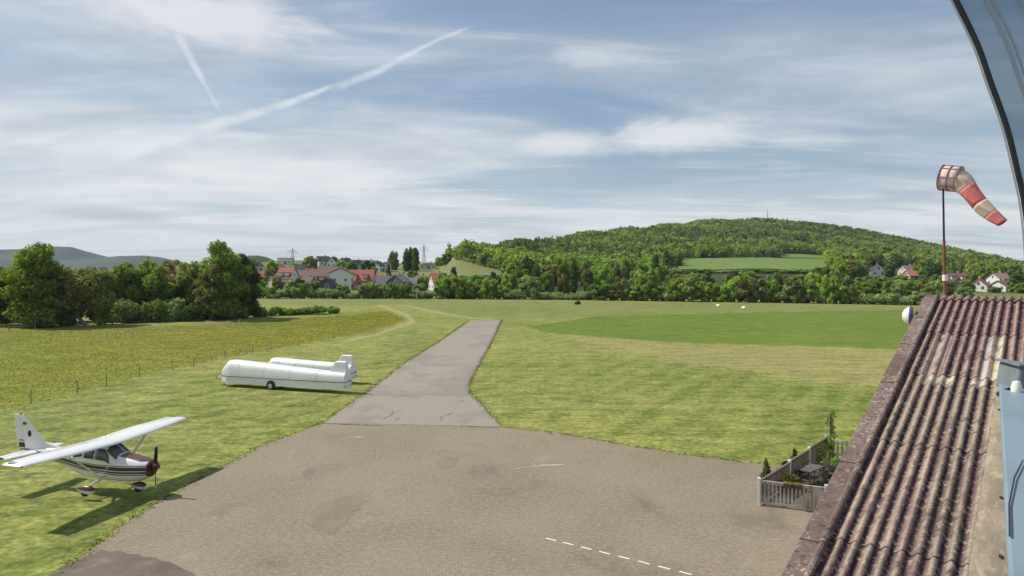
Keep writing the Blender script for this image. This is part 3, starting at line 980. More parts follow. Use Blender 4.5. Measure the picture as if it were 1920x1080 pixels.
def forest(name, N, seed, accept, leafs=100, hrange=(6, 11.5)):
    rs = np.random.RandomState(seed)
    T = []
    for v in range(12):
        form = ['round', 'round', 'round', 'tall'][v % 4]
        V, F, c = crown_arrays(rs, lobes_for(rs, form, 1.0, .85 if form == 'round' else .5), leafs, .115 if form == 'round' else .10, (1, 1, 1), vary=.3)
        T.append((V, c))
    xi = rs.uniform(836, 2080, N * 3)
    d = np.sqrt(rs.uniform(300 ** 2, 1330 ** 2, N * 3))
    X = (xi - 960) / FX * d
    ok = accept(xi, d, X, rs)
    xi, d, X = xi[ok][:N], d[ok][:N], X[ok][:N]
    Z = terrain_h(X, d)
    n = len(X)
    h = rs.uniform(*hrange, n) * (1 + .18 * np.sin(X * .05 + d * .03))
    pal = np.array([(0.200, 0.262, 0.062), (0.260, 0.312, 0.066), (0.150, 0.205, 0.056), (0.088, 0.130, 0.048), (0.235, 0.240, 0.085), (0.300, 0.330, 0.085)])
    # stands of a kind: patches of fresh beech and darker spruce
    patch = np.sin(X * .013 + 1) * np.sin(d * .011 + X * .004) + .6 * np.sin(X * .031 + d * .02)
    idx = np.where(patch > .45, rs.choice([2, 3, 3, 0], n), np.where(patch < -.45, rs.choice([1, 5, 1, 0], n), rs.choice(6, n)))
    col = pal[idx] * rs.uniform(.62, 1.28, n)[:, None]
    var = np.where(idx == 3, 3, rs.randint(0, 12, n))
    VV, CC = [], []
    for v in range(12):
        s = np.where(var == v)[0]
        if not len(s):
            continue
        Vt, ct = T[v]
        q = rs.uniform(0, 6.28, len(s))
        cs, sn = np.cos(q)[:, None], np.sin(q)[:, None]
        hw = (h[s] * rs.uniform(.85, 1.15, len(s)))[:, None]
        px = (Vt[None, :, 0] * cs - Vt[None, :, 1] * sn) * hw + X[s][:, None]
        py = (Vt[None, :, 0] * sn + Vt[None, :, 1] * cs) * hw + d[s][:, None]
        pz = Vt[None, :, 2] * h[s][:, None] + Z[s][:, None] - .4
        VV.append(np.stack([px, py, pz], -1).reshape(-1, 3))
        CC.append((ct[None] * col[s][:, None, :]).reshape(-1, 3))
    V = np.concatenate(VV)
    me = npmesh(name, V, np.arange(len(V)).reshape(-1, 4), [M_LEAF], False, cols=np.concatenate(CC))
    o = obj(name, me)
    return setp(o, 'dense spring green and dark wood covering the long hill', 'wood', None, 'stuff')


FIELDS = [(1275, 1548, 480, 612), (1462, 1562, 600, 680), (1240, 1300, 440, 520), (1620, 1735, 300, 560)]


def accept(xi, d, X, rs):
    crest = np.interp(xi, _cx, _cd)
    ok = (d < crest * 1.06) & (d > edge_depth(xi) + 130)
    for a, b, c, e in FIELDS:
        ok &= ~((xi > a) & (xi < b) & (d > c) & (d < e))
    ok &= ~((xi > 1245) & (xi < 1568) & (d < 490))        # only the scrub of the belt below the hill field
    ok &= ~((xi > 1745) & (d < 430))
    ok &= ~((xi > 975) & (xi < 1062) & (d > 800) & (d < 905))
    ok &= ~((xi < 945) & (d < 430 + (945 - xi) * .9))
    return ok


forest('forest', 17000, 3, accept)


def conform(name, x0, x1, d0, d1, mat, lift, wav=6.0):
    """a field lying on the slope"""
    n, m = 24, 14
    rows = []
    for j in range(m):
        for i in range(n):
            xi = x0 + (x1 - x0) * i / (n - 1)
            d = d0 + (d1 - d0) * j / (m - 1) + wav * math.sin(xi * .05)
            X = (xi - 960) / FX * d
            rows.append((X, d, TH(X, d) + lift))
    f = [[j * n + i, j * n + i + 1, (j + 1) * n + i + 1, (j + 1) * n + i] for j in range(m - 1) for i in range(n - 1)]
    return setp(obj(name, npmesh(name, rows, f, [mat], True)), kind='structure')


M_HILLFIELD = grass_mat('grass_hill_field', (0.135, 0.205, 0.045), (0.155, 0.215, 0.055), (0.105, 0.170, 0.036), fine=.6, fb=.1, contrast=.4)
conform('hill_field', 1272, 1550, 478, 614, M_HILLFIELD, 0.35)
conform('hill_field', 1464, 1562, 622, 682, M_HILLFIELD, 0.45, 3)
conform('hill_field', 980, 1060, 830, 905, M_PALE, 0.8, 8)
conform('village_meadow', 640, 960, 395, 560, M_PALE, 0.30, 9)
conform('lane', 700, 930, 540, 552, M_TRACK, 0.55, 5)

# meadow growth and ragged lawn edges: uncountable blades


def blades(name, pts, h, w, cols, label, seed, per=5, spread=.25):
    rs = np.random.RandomState(seed)
    P = np.repeat(np.asarray(pts), per, 0)
    n = len(P)
    P = P + np.stack([rs.normal(0, spread, n), rs.normal(0, spread, n), np.zeros(n)], 1)
    q = rs.uniform(0, 6.28, n)
    hh = h * rs.uniform(.5, 1.2, n)
    ww = w * rs.uniform(.6, 1.3, n)
    dx, dy = np.cos(q) * ww, np.sin(q) * ww
    lx, ly = rs.normal(0, .35, n) * hh, rs.normal(0, .35, n) * hh
    z0 = np.zeros(n)
    V = np.stack([np.stack([P[:, 0] - dx, P[:, 1] - dy, z0], 1), np.stack([P[:, 0] + dx, P[:, 1] + dy, z0], 1), np.stack([P[:, 0] + lx, P[:, 1] + ly, hh], 1)], 1).reshape(-1, 3)
    C = np.array(cols)[rs.randint(0, len(cols), n)] * rs.uniform(.75, 1.25, n)[:, None]
    o = obj(name, npmesh(name, V, np.arange(3 * n).reshape(n, 3), [M_LEAF], False, cols=np.repeat(C, 3, 0)))
    o.data.polygons.foreach_set('use_smooth', [True] * len(o.data.polygons))
    o.data.normals_split_custom_set_from_vertices(np.tile(np.array([[0.0, 0.0, 1.0]], np.float32), (3 * n, 1)))
    return setp(o, label, 'grass', None, 'stuff')


def inside(poly, X, Y):
    r = np.zeros(len(X), bool)
    j = len(poly) - 1
    for i in range(len(poly)):
        xi, yi = poly[i]
        xj, yj = poly[j]
        c = ((yi > Y) != (yj > Y)) & (X < (xj - xi) * (Y - yi) / (yj - yi + 1e-9) + xi)
        r ^= c
        j = i
    return r


rs = np.random.RandomState(8)
mead = [(p.x, p.y) for p in (G(a, b) for a, b in [(-100, 790), (0, 768), (150, 733), (280, 700), (363, 683), (470, 662), (560, 646), (640, 632), (700, 620), (745, 607), (758, 599), (725, 583), (640, 592), (480, 603), (300, 613), (-60, 622)])]
X = rs.uniform(-110, -10, 60000)
Y = rs.uniform(48, 190, 60000)
k = inside(mead, X, Y)
pts = np.stack([X[k], Y[k], np.zeros(k.sum())], 1)
blades('meadow_grass', pts[:15000], .09, .055, [(0.20, 0.245, 0.035), (0.15, 0.19, 0.03), (0.26, 0.25, 0.04), (0.22, 0.24, 0.035)], 'long meadow grass growing left of the mown strip', 1, 4, .7)
fl = pts[16000:19000] + np.array([0, 0, .0])
blades('yellow_flowers', fl, .07, .07, [(0.55, 0.42, 0.02), (0.50, 0.36, 0.02)], 'yellow flowers scattered through the left meadow', 2, 2, .4)
bpy.data.objects['yellow_flowers'].location.z = .1
band = [(p.x, p.y) for p in (G(a, b) for a, b in [(430, 640), (560, 612), (640, 598), (715, 587), (752, 594), (748, 603), (700, 617), (640, 628), (560, 640), (470, 655)])]
X = rs.uniform(-75, -15, 40000)
Y = rs.uniform(85, 190, 40000)
k = inside(band, X, Y)
blades('yellow_flowers', np.stack([X[k], Y[k], np.full(k.sum(), .02)], 1)[:2600], .07, .10, [(0.72, 0.54, 0.05), (0.60, 0.50, 0.06), (0.40, 0.42, 0.06)], 'denser yellow orange flower band at the far tip of the left meadow', 4, 2, .5)
edge = []
for line in ([(-40, 1190), (60, 1110), (150, 1045), (270, 958), (345, 915), (430, 868), (500, 832), (605, 793), (690, 735), (760, 680), (820, 643), (880, 601)],
             [(940, 600), (921, 641), (902, 675), (882, 712), (878, 725), (880, 738), (900, 757), (926, 784), (940, 800), (990, 806), (1060, 814.5), (1130, 827), (1200, 839), (1270, 850), (1340, 860), (1430, 871)]):
    for (a, b) in zip(line[:-1], line[1:]):
        A, B = G(*a), G(*b)
        for q in range(int((B - A).length / .07)):
            p = A.lerp(B, rs.rand())
            nn = Vector((-(B - A).y, (B - A).x, 0)).normalized() * rs.normal(0.02, .13)
            edge.append((p.x + nn.x, p.y + nn.y, 0))
blades('lawn_edge', np.array(edge), .05, .045, [(0.19, 0.20, 0.05), (0.24, 0.22, 0.08), (0.13, 0.16, 0.03)], 'ragged grass tufts along the edge of the paving', 3, 3, .10)
# ------------------------------------------------------------------ houses of the village
def plaster(name, c):
    return nmat(name, c, [((c[0] * .8, c[1] * .78, c[2] * .74), 0.6, 0.5, 0.75, 0.6, (1, 1, 2))], 0.9, 0.2)


def tiles(name, c):
    m = nmat(name, c, [((c[0] * .62, c[1] * .6, c[2] * .6), 1.1, 0.45, 0.75, 0.7, (1, 1, 1)), ((c[0] * 1.25, c[1] * 1.25, c[2] * 1.3), 4, 0.55, 0.75, 0.5, (1, 1, 1))], 0.8, 0.25, bump=(6, 0.4, 0.05, (1, 1, 4)))
    return m


WALLS = {'white': plaster('plaster_white', (0.68, 0.67, 0.64)), 'cream': plaster('plaster_cream', (0.56, 0.50, 0.40)), 'grey': plaster('plaster_grey', (0.38, 0.38, 0.38)), 'pink': plaster('plaster_pink', (0.45, 0.33, 0.29)), 'slate': plaster('slate_cladding', (0.12, 0.125, 0.14))}
ROOFS = {'red': tiles('tiles_red', (0.310, 0.115, 0.090)), 'orange': tiles('tiles_orange', (0.40, 0.15, 0.085)), 'brown': tiles('tiles_brown', (0.165, 0.105, 0.09)), 'dark': tiles('tiles_dark', (0.055, 0.055, 0.065)), 'grey': tiles('tiles_grey', (0.16, 0.15, 0.155)), 'pinkish': tiles('tiles_pink', (0.27, 0.17, 0.15))}
M_PANE = nmat('window_glass', (0.03, 0.036, 0.045), rough=0.08, spec=0.6)
M_FRAME = nmat('window_frame_white', (0.62, 0.62, 0.60), rough=0.6)
M_WOODDARK = nmat('dark_stained_wood', (0.10, 0.055, 0.035), [((0.05, 0.03, 0.02), 5, .4, .7, .7, (1, 1, .2))], 0.8)
M_PV = nmat('solar_panel', (0.012, 0.016, 0.045), rough=0.12, spec=0.6)


def house(p, w, dp, hw, hr, yaw, roof, wall, label, storeys=2, chimney=True, dormer=False, balcony=False, flat=False, solar=False, hip=False):
    """w along the ridge (local x), dp across; walls hw high, roof hr higher"""
    t = empty('house', (p.x, p.y, p.z - .4), yaw, label, 'house', 'houses of the village')
    mb = MB()
    mb.box((0, 0, hw / 2 - 1), (w, dp, hw + 2))
    if not flat and not hip:
        for s in (-1, 1):
            x = s * w / 2
            mb.add([(x, -dp / 2, hw), (x, dp / 2, hw), (x, 0, hw + hr * .97), (x - s * .25, -dp / 2, hw), (x - s * .25, dp / 2, hw), (x - s * .25, 0, hw + hr * .97)],
                   [[0, 1, 2], [5, 4, 3], [0, 3, 4, 1], [1, 4, 5, 2], [2, 5, 3, 0]])
    mb.build('wall', WALLS[wall], t)
    rb = MB()
    o, th = .55, .28
    if flat:
        rb.box((0, 0, hw + .14), (w + .5, dp + .5, .3))
    elif hip:
        a, b = w / 2 + o, dp / 2 + o
        r = max(.2, a - b)
        rb.add([(-a, -b, hw - .15), (a, -b, hw - .15), (a, b, hw - .15), (-a, b, hw - .15), (-r, 0, hw + hr), (r, 0, hw + hr)],
               [[0, 1, 5, 4], [1, 2, 5], [2, 3, 4, 5], [3, 0, 4], [3, 2, 1, 0]])
    else:
        k = hr / (dp / 2)
        e = dp / 2 + o
        ze = hw - o * k
        poly = [(-e, ze), (0, hw + hr), (e, ze), (e, ze + th), (0, hw + hr + th * 1.15), (-e, ze + th)]
        vs = [(-w / 2 - o * .7, y, z) for y, z in poly] + [(w / 2 + o * .7, y, z) for y, z in poly]
        rb.add(vs, [[0, 1, 4, 5], [1, 2, 3, 4], [6, 11, 10, 7], [7, 10, 9, 8], [5, 4, 10, 11], [4, 3, 9, 10], [0, 6, 7, 1], [1, 7, 8, 2], [0, 5, 11, 6], [2, 8, 9, 3]])
    ro = rb.build('roof', ROOFS[roof], t)
    if chimney and not flat:
        c = MB().box((w * .18, dp * .06, hw + hr + .25), (.7, .6, 2.0))
        c.build('chimney', WALLS['pink'], ro)
    if solar:
        k = math.atan2(hr, dp / 2)
        MB().box((0, -dp / 4 - .05, hw + hr / 2 + .42), (w * .7, dp * .42, .08), rx=k).build('solar_panel', M_PV, ro)
    if dormer:
        for s in (-.22, .22):
            d = MB().box((w * s, -dp * .28, hw + hr * .42), (2.2, dp * .3, 1.5))
            d.build('dormer', WALLS['white'], ro)
            MB().box((w * s, -dp * .30, hw + hr * .42 + .85), (2.7, dp * .36, .2)).build('dormer_roof', ROOFS[roof], ro)
    # windows on the long front, the back and the gables: each frame with its pane
    nwin = max(2, int(w / 3.0))
    faces = []
    for st in range(storeys):
        z = .4 + 1.55 + st * 2.7
        if z + .7 > hw + (0 if flat else .2):
            continue
        for k in range(nwin):
            faces.append((-w / 2 + w * (k + .5) / nwin, -dp / 2, z, 0))
        for k in (-.25, .25):
            faces.append((-w / 2, dp * k, z, 1))
            faces.append((w / 2, dp * k, z, 1))
    if not flat and not hip and hr > 2.4:
        faces += [(-w / 2, 0, hw + hr * .32, 1), (w / 2, 0, hw + hr * .32, 1)]
    fm, pm = WIN
    for (x, y, z, side) in faces:
        f = obj('window', fm, t, (x, y, z), (0, 0, (math.pi / 2 if x < 0 else -math.pi / 2) * -1 if side else 0))
        obj('pane', pm, f)
    if balcony:
        b = MB()
        b.box((0, -dp / 2 - .7, 3.0), (w * .6, 1.4, .18))
        b.box((0, -dp / 2 - 1.36, 3.6), (w * .6, .08, 1.0))
        b.build('balcony', M_WOODDARK, t)
    d = MB().box((w * .08, -dp / 2 - .03, 1.45), (1.0, .1, 2.1))
    d.build('door', M_WOODDARK, t)
    return t


_f, _p = MB(), MB()
_f.box((-.58, 0, 0), (.12, .10, 1.4)).box((.58, 0, 0), (.12, .10, 1.4)).box((0, 0, .64), (1.04, .10, .12)).box((0, 0, -.64), (1.04, .12, .12)).box((0, 0, 0), (.06, .09, 1.16))
_p.box((0, 0, 0), (1.04, .05, 1.16))
WIN = (npmesh('window_mesh', _f.v, _f.f, [M_FRAME]), npmesh('pane_mesh', _p.v, _p.f, [M_PANE]))


def hpx(xc, d, wpx, dp, hw, hr, yaw, roof, wall, label, dz=0.0, **kw):
    p = on_terrain(xc, d)
    p.z += dz
    return house(p, wpx / FX * d, dp, hw, hr, R(yaw), roof, wall, label, **kw)


HOUSES = [
    (466, 385, 24, 8, 5.5, 3.0, 60, 'dark', 'grey', 'grey plastered house half behind the dense tree of the left wood', {}),
    (492, 400, 22, 8, 3.2, 2.8, 10, 'red', 'white', 'small red-roofed house left of the big red-roofed house', {}),
    (539, 350, 30, 9.5, 4.2, 4.6, -12, 'red', 'white', 'white house with a bright red steep roof, left side of the village', dict(dormer=True)),
    (545, 425, 34, 9, 3.0, 2.6, 8, 'dark', 'pink', 'low house with a dark roof just above the bright red steep roof', {}),
    (571, 385, 30, 9, 3.4, 3.2, 25, 'pinkish', 'pink', 'pinkish low roofs stepping down right of the bright red steep roof', {}),
    (590, 365, 16, 6, 2.6, 0.3, 4, 'grey', 'white', 'low white flat garage left of the brown apartment house', dict(flat=True, chimney=False)),
    (536, 560, 26, 9, 5.0, .3, 4, 'grey', 'white', 'flat white building on the skyline under the left lattice pylon', dict(flat=True, chimney=False)),
    (606, 545, 22, 9, 4.0, 3.2, 30, 'dark', 'white', 'white skyline house with dark gable, left of the slanted dark roof', {}),
    (626, 530, 16, 9, 3.4, 4.2, 75, 'dark', 'white', 'skyline house with a tall slanted dark roof', {}),
    (648, 520, 18, 9, 4.2, 3.4, 50, 'dark', 'cream', 'skyline house with steep dark roof, right of the slanted dark roof', {}),
    (668, 515, 22, 9, 3.6, 3.2, 12, 'dark', 'cream', 'skyline house with blue solar panels on its dark roof', dict(solar=True)),
    (692, 510, 20, 10, 4.4, 3.0, 5, 'grey', 'white', 'white skyline house, third house from the dark poplars', {}),
    (707, 495, 18, 9, 4.8, 2.8, 65, 'dark', 'white', 'white gabled skyline house, second from the dark poplars', {}),
    (724, 500, 18, 9, 6.2, 1.2, 8, 'dark', 'white', 'white box-like skyline house with a shallow roof beside the dark poplars', dict(hip=True)),
    (803, 520, 30, 11, 3.4, 1.6, 3, 'dark', 'white', 'wide white villa with a dark hipped roof under the right lattice pylon', dict(hip=True)),
    (618, 335, 40, 12, 5.8, 4.0, -6, 'brown', 'white', 'long brown-roofed apartment house in the middle of the village', dict(balcony=True)),
    (640, 322, 14, 10, 7.6, 2.2, 84, 'brown', 'white', 'tall white gable end attached right of the brown apartment house', {}),
    (617, 283, 24, 9, 2.6, 4.0, 86, 'slate', 'slate', 'slate grey gabled barn lowest in the village beside the bushes', {}),
    (679, 345, 46, 11, 3.4, 4.8, -4, 'red', 'cream', 'long red-tiled house with two dormers in the middle of the slope', dict(dormer=True)),
    (657, 325, 18, 8, 2.6, 2.8, 5, 'orange', 'pink', 'low orange-red annexe left of the long red-tiled house', {}),
    (722, 318, 34, 10, 3.2, 3.4, 14, 'grey', 'grey', 'grey-roofed low house below the pointed conifer', {}),
    (748, 312, 20, 10, 4.4, 3.0, 55, 'grey', 'slate', 'slate grey house beside the tall pale chimney post', {}),
    (772, 330, 24, 8, 3.0, 2.4, -8, 'grey', 'cream', 'cream house with a weathered grey roof, hidden among bushes', {}),
    (820, 322, 24, 9, 4.0, 3.8, 20, 'orange', 'white', 'small orange-red house at the right end of the village', {}),
    (507, 455, 18, 8, 3.4, 2.8, 15, 'brown', 'white', 'small brown-roofed house on the upper slope left of the left pylon', {}),
    (523, 480, 18, 8, 3.2, 3.0, 70, 'pinkish', 'white', 'white gable with pinkish roof high above the bright red steep roof', {}),
    (563, 470, 20, 8, 3.4, 2.8, 8, 'dark', 'white', 'dark-roofed white house right above the pinkish low roofs', {}),
    (583, 430, 18, 8, 3.0, 2.6, 20, 'red', 'cream', 'little red roof peeping out above the flat white garage', {}),
    (605, 450, 18, 8, 3.4, 2.8, -10, 'brown', 'white', 'brown-roofed house on the slope behind the brown apartment house', {}),
    (638, 440, 18, 8, 3.2, 2.6, 30, 'grey', 'white', 'grey-roofed house on the slope behind the white gable end', {}),
    (515, 335, 16, 7, 2.8, 2.6, 40, 'pinkish', 'cream', 'low cream house with pinkish roof below the bright red steep roof', {}),
    (578, 322, 20, 8, 3.0, 2.6, -15, 'brown', 'pink', 'brown-roofed pink house left of the slate grey barn', {}),
    (704, 385, 18, 8, 3.0, 2.4, 12, 'orange', 'white', 'orange roof just right of and above the long red-tiled house', {}),
    (460, 480, 18, 8, 3.4, 2.6, 10, 'grey', 'white', 'pale house high on the slope above the dense tree of the left wood', {}),
    (480, 520, 18, 8, 4.0, 2.4, 60, 'dark', 'white', 'white dark-roofed house on the upper left skyline of the village', {}),
    (790, 360, 18, 7, 2.8, 2.4, -20, 'brown', 'cream', 'small brown-roofed house left above the orange-red house', {}),
    (1646, 430, 20, 8, 4.0, 3.0, 70, 'brown', 'white', 'white gabled house on the hillside, left of the blue roof', {}),
    (1703, 445, 24, 9, 4.0, 2.6, 5, 'grey', 'cream', 'cream house with a blue-grey roof on the hillside', {}),
    (1708, 405, 20, 8, 2.6, 2.6, 4, 'orange', 'pink', 'low orange-roofed house below the blue-grey roof', {}),
    (1790, 330, 40, 10, 3.2, 3.6, -6, 'brown', 'pink', 'long brown-roofed house right of the windsock pole', dict(dormer=True)),
    (1838, 300, 15, 6.5, 2.8, 2.6, 35, 'red', 'white', 'white house with a red roof and dark gable right of the mast', {}),
    (1873, 380, 26, 9, 4.0, 2.6, 8, 'pinkish', 'white', 'white house with pinkish roof at the right end, upper one', {}),
    (1880, 310, 22, 8, 2.8, 1.9, 12, 'brown', 'white', 'low white house with brown roof, nearest at the right end', {}),
    (1862, 440, 20, 8, 3.2, 2.0, 5, 'grey', 'white', 'grey roofed house highest of the right end cluster', {}),
]
ROOFS['slate'] = ROOFS['dark']
HSEEN = {}
for a in HOUSES:
    x, d, w, dp, hw, hr, yaw, roof, wall, lab, kw = a
    hpx(x, d, w, dp, hw, hr, yaw, roof, wall, lab, **kw)
# far roofs between the trees of the left wood, on the valley floor
for x, d, w, roof, lab in ((104, 760, 20, 'grey', 'far pale-walled house right of the tallest oval tree'), (122, 800, 18, 'orange', 'far low orange-roofed house above the leaning tree'), (172, 620, 14, 'dark', 'far house with a dark steep roof above the leaning tree'), (193, 640, 14, 'brown', 'far white house end beside the left round tree'), (316, 600, 26, 'orange', 'far orange-roofed house behind the thin russet tree'), (150, 700, 20, 'pinkish', 'far pinkish-roofed house between the leaning tree and the dark roof')):
    p = Vector(((x - 960) / FX * d, d, 3.5))
    house(p, w / FX * d, 9, 5.0, 3.6, R(20 + x % 50), roof, 'white', lab)

# village trees and gardens, each its own
vt = random.Random(11)
VT = [(762, 493, 469, 15, 'dark', 500, 'left tall dark poplar on the skyline'), (771, 493, 466, 13, 'dark', 502, 'slim tall dark poplar in the middle of the skyline group'), (779, 493, 467, 17, 'dark', 498, 'right tall dark poplar on the skyline'),
      (738, 488, 471, 20, 'olive', 520, 'brownish round tree on the skyline left of the poplars'), (729, 520, 492, 12, 'spire', 400, 'dark pointed conifer above the grey-roofed house'), (850, 523, 498, 22, 'spire', 330, 'dark broad conifer right of the orange-red house'),
      (580, 492, 480, 24, 'green', 520, 'green round tree on the skyline right of the left pylon'), (587, 510, 482, 20, 'willow', 440, 'tall grey green birch above the pinkish low roofs'), (512, 508, 487, 26, 'fresh', 430, 'fresh green tree left of the bright red steep roof'),
      (505, 525, 504, 22, 'olive', 360, 'olive tree below the small red-roofed house'), (520, 538, 517, 22, 'olive', 320, 'purple brown bushy tree before the bright red steep roof'), (640, 496, 486, 20, 'fresh', 505, 'yellow green tree between two skyline houses'),
      (660, 500, 490, 22, 'green', 480, 'green tree below the solar roof house'), (690, 499, 490, 30, 'dark', 470, 'dark hedge-like tree below the white skyline houses'), (640, 520, 503, 14, 'green', 360, 'green tree behind the white gable end'),
      (775, 525, 507, 26, 'green', 380, 'round green tree above the cream house'), (795, 532, 516, 22, 'fresh', 330, 'fresh green tree left of the orange-red house'), (690, 548, 529, 30, 'fresh', 290, 'fresh green tree before the long red-tiled house'),
      (640, 556, 534, 26, 'green', 275, 'green tree right of the slate barn'), (560, 540, 520, 24, 'willow', 300, 'pale green tree below the pinkish low roofs'), (590, 545, 527, 26, 'green', 290, 'mid green tree left of the slate barn'), (545, 545, 523, 20, 'willow', 300, 'willow below the bright red steep roof'),
      (825, 491, 481, 20, 'fresh', 545, 'fresh green tree right of the white villa'), (838, 492, 474, 22, 'green', 530, 'green tree at the left foot of the wooded hill'), (785, 545, 531, 26, 'willow', 285, 'grey green tree below the cream house'), (732, 552, 537, 24, 'olive', 268, 'olive bushy tree below the slate grey house'),
      (600, 494, 482, 18, 'dark', 560, 'dark tree left of the white gabled skyline house'), (470, 540, 515, 22, 'green', 330, 'green tree right of the dense tree of the left wood'), (488, 548, 524, 24, 'fresh', 300, 'fresh green tree in the gardens at the left end of the village'), (702, 512, 500, 16, 'green', 420, 'small round tree above the long red-tiled house'),
      (1668, 512, 492, 20, 'dark', 425, 'dark tree between the white house and the blue-grey roof'), (1732, 515, 488, 24, 'green', 430, 'green tree right of the blue-grey roof'), (1690, 535, 515, 30, 'olive', 340, 'olive tree below the low orange-roofed house'), (1760, 545, 515, 26, 'green', 300, 'green tree left of the windsock pole at roof height'),
      (1822, 540, 512, 24, 'green', 310, 'green tree left of the red-roofed white house'), (1905, 545, 515, 28, 'dark', 300, 'dark tree right of the right end cluster'), (1845, 520, 498, 24, 'fresh', 400, 'fresh green tree above the right end cluster'), (1745, 530, 508, 20, 'dark', 350, 'dark tree just left of the windsock pole')]
for k, (x, yb, yt, w, kind, d, lab) in enumerate(VT):
    p = on_terrain(x, d)
    h = (505 + FX * (CAMH - p.z) / d - yt) / FX * d
    far_tree(p, kind, k, max(2.5, h), w / FX * d, lab, 'trees among the houses', 'conifer_tree' if kind == 'spire' else 'broadleaf_tree')

# ------------------------------------------------------------------ pylons, masts
M_STEEL = nmat('galvanised_steel', (0.30, 0.31, 0.32), rough=0.55, metal=0.3)


def pylon(x, d, ytop, label, arm=9.0):
    p = on_terrain(x, d)
    h = (505 + FX * (CAMH - p.z) / d - ytop) / FX * d
    t = empty('lattice_pylon', (p.x, p.y, p.z - .5), 0.5, label, 'pylon', 'power pylons on the skyline')
    m = MB()
    b = 2.6

    def pt(s, q, z):
        k = b * (1 - .86 * z / h) / 2
        return (s * k, q * k, z)
    for s in (-1, 1):
        for q in (-1, 1):
            m.tube([pt(s, q, 0), pt(s, q, h)], [.19, .10], 4)
    n = 9
    for i in range(n):
        z0, z1 = h * i / n, h * (i + 1) / n
        for s in (-1, 1):
            m.tube([pt(s, -1, z0), pt(s, 1, z1)], .07, 4)
            m.tube([pt(-1, s, z1), pt(1, s, z0)], .07, 4)
    m.build('tower', M_STEEL, t)
    for z, L in ((h * .66, arm), (h * .80, arm * .62)):
        a = MB()
        a.tube([(-L / 2, 0, z), (L / 2, 0, z)], .13, 4)
        a.tube([(-L / 2, 0, z), (0, 0, z + 1.1), (L / 2, 0, z)], .10, 4)
        a.build('crossarm', M_STEEL, t)
        for s in (-1, 1):
            MB().tube([(s * L / 2 * .95, 0, z), (s * L / 2 * .95, 0, z - .9)], .12, 5).build('insulator', M_STEEL, t)


pylon(549, 610, 464, 'lattice pylon behind the flat white building on the left skyline')
pylon(795, 640, 457, 'lattice pylon behind the wide white villa', 11)
p = on_terrain(1438, 1235)
t = empty('radio_mast', (p.x, p.y, p.z), 0, 'thin radio mast standing on the top of the wooded hill', 'mast')
m = MB().tube([(0, 0, 0), (0, 0, 24)], [.7, .35], 6)
m.build('mast_shaft', M_STEEL, t)
MB().tube([(-1.5, 0, 17), (1.5, 0, 17)], .35, 5).build('antenna', M_STEEL, t)
MB().tube([(0, 0, 24), (0, 0, 27)], .18, 5).build('antenna', M_STEEL, t)
M_CONC = nmat('pale_concrete', (0.36, 0.35, 0.32), [((0.24, 0.23, 0.21), .8, .45, .7, .6, (1, 1, .3))], 0.9)
for x, d, yt, yb, lab in ((1591, 760, 459, 483, 'pale slender tower standing in the hill wood'), (1807, 620, 479, 505, 'pale slender pole tower in the wood right of the windsock')):
    p = on_terrain(x, d)
    h = (505 + FX * (CAMH - p.z) / d - yt) / FX * d
    t = empty('slender_tower', p, 0, lab, 'tower')
    MB().tube([(0, 0, 0), (0, 0, h)], [1.1, .9], 10).build('shaft', M_CONC, t)
    MB().lathe([(1.5, h), (1.6, h + .3), (1.5, h + 1.2), (.6, h + 1.4)], 12).build('platform', M_CONC, t)
p = on_terrain(757, 308)
t = empty('chimney_post', p, 0, 'tall pale chimney post beside the slate grey house', 'post')
MB().box((0, 0, 4.0), (.8, .8, 8.4), taper=.85).build('shaft', WALLS['cream'], t)
MB().box((0, 0, 8.3), (1.0, 1.0, .25)).build('cap', WALLS['slate'], t)
# garden post pair by the field edge
p = G(781, 562)
t = empty('marker_post', p, 0, 'pale leaning post in the bushes below the slate grey house', 'post')
MB().tube([(0, 0, 0), (.2, 0, 3.4)], [.22, .18], 6).build('pole', M_CONC, t)
MB().box((.2, 0, 3.3), (.7, .15, .5)).build('plate', WALLS['white'], t)

# ------------------------------------------------------------------ small things on the airfield
M_WHITE = nmat('white_plastic', (0.70, 0.70, 0.67), rough=0.5)
for x, y, lab in ((1347, 573, 'left white runway marker lying on the far grass strip'), (1395, 577, 'right white runway marker lying on the far grass strip')):
    t = empty('runway_marker', G(x, y), .3, lab, 'marker', 'white runway markers')
    MB().prism([(-.5, 0), (0, .35), (.5, 0)], -.7, .7).build('roof_panel', M_WHITE, t)
    MB().box((0, -.73, .08), (.8, .05, .14)).build('end_plate', M_WHITE, t)
g = G(1083, 571)
make_tree('shrub', g, 'bush', 1.4, 2.2, 700, .16, DARK, 'single small dark bush alone on the far grass strip', 'shrub')

# pasture fence posts and tape in the meadow
M_POSTP = nmat('pale_fence_plastic', (0.55, 0.53, 0.38), rough=0.6)
M_POSTW = nmat('weathered_post_wood', (0.26, 0.20, 0.13), [((0.12, 0.09, 0.06), 8, .45, .7, .8, (1, 1, .2))], 0.9)
M_TAPE = nmat('fence_tape', (0.55, 0.52, 0.36), rough=0.7)
NEARLINE = [(58, 758), (145, 739), (200, 725), (262, 708), (323, 694), (363, 688), (422, 674), (474, 664), (508, 657), (560, 648), (625, 636)]
FARLINE = [(16, 656), (75, 655), (201, 643), (269, 641), (298, 635), (323, 628), (405, 624), (458, 631), (522, 640), (590, 628), (640, 618), (684, 606)]
TOPLINE = [(181, 629), (247, 628), (313, 618), (347, 619), (449, 609), (520, 602), (623, 600), (690, 592)]


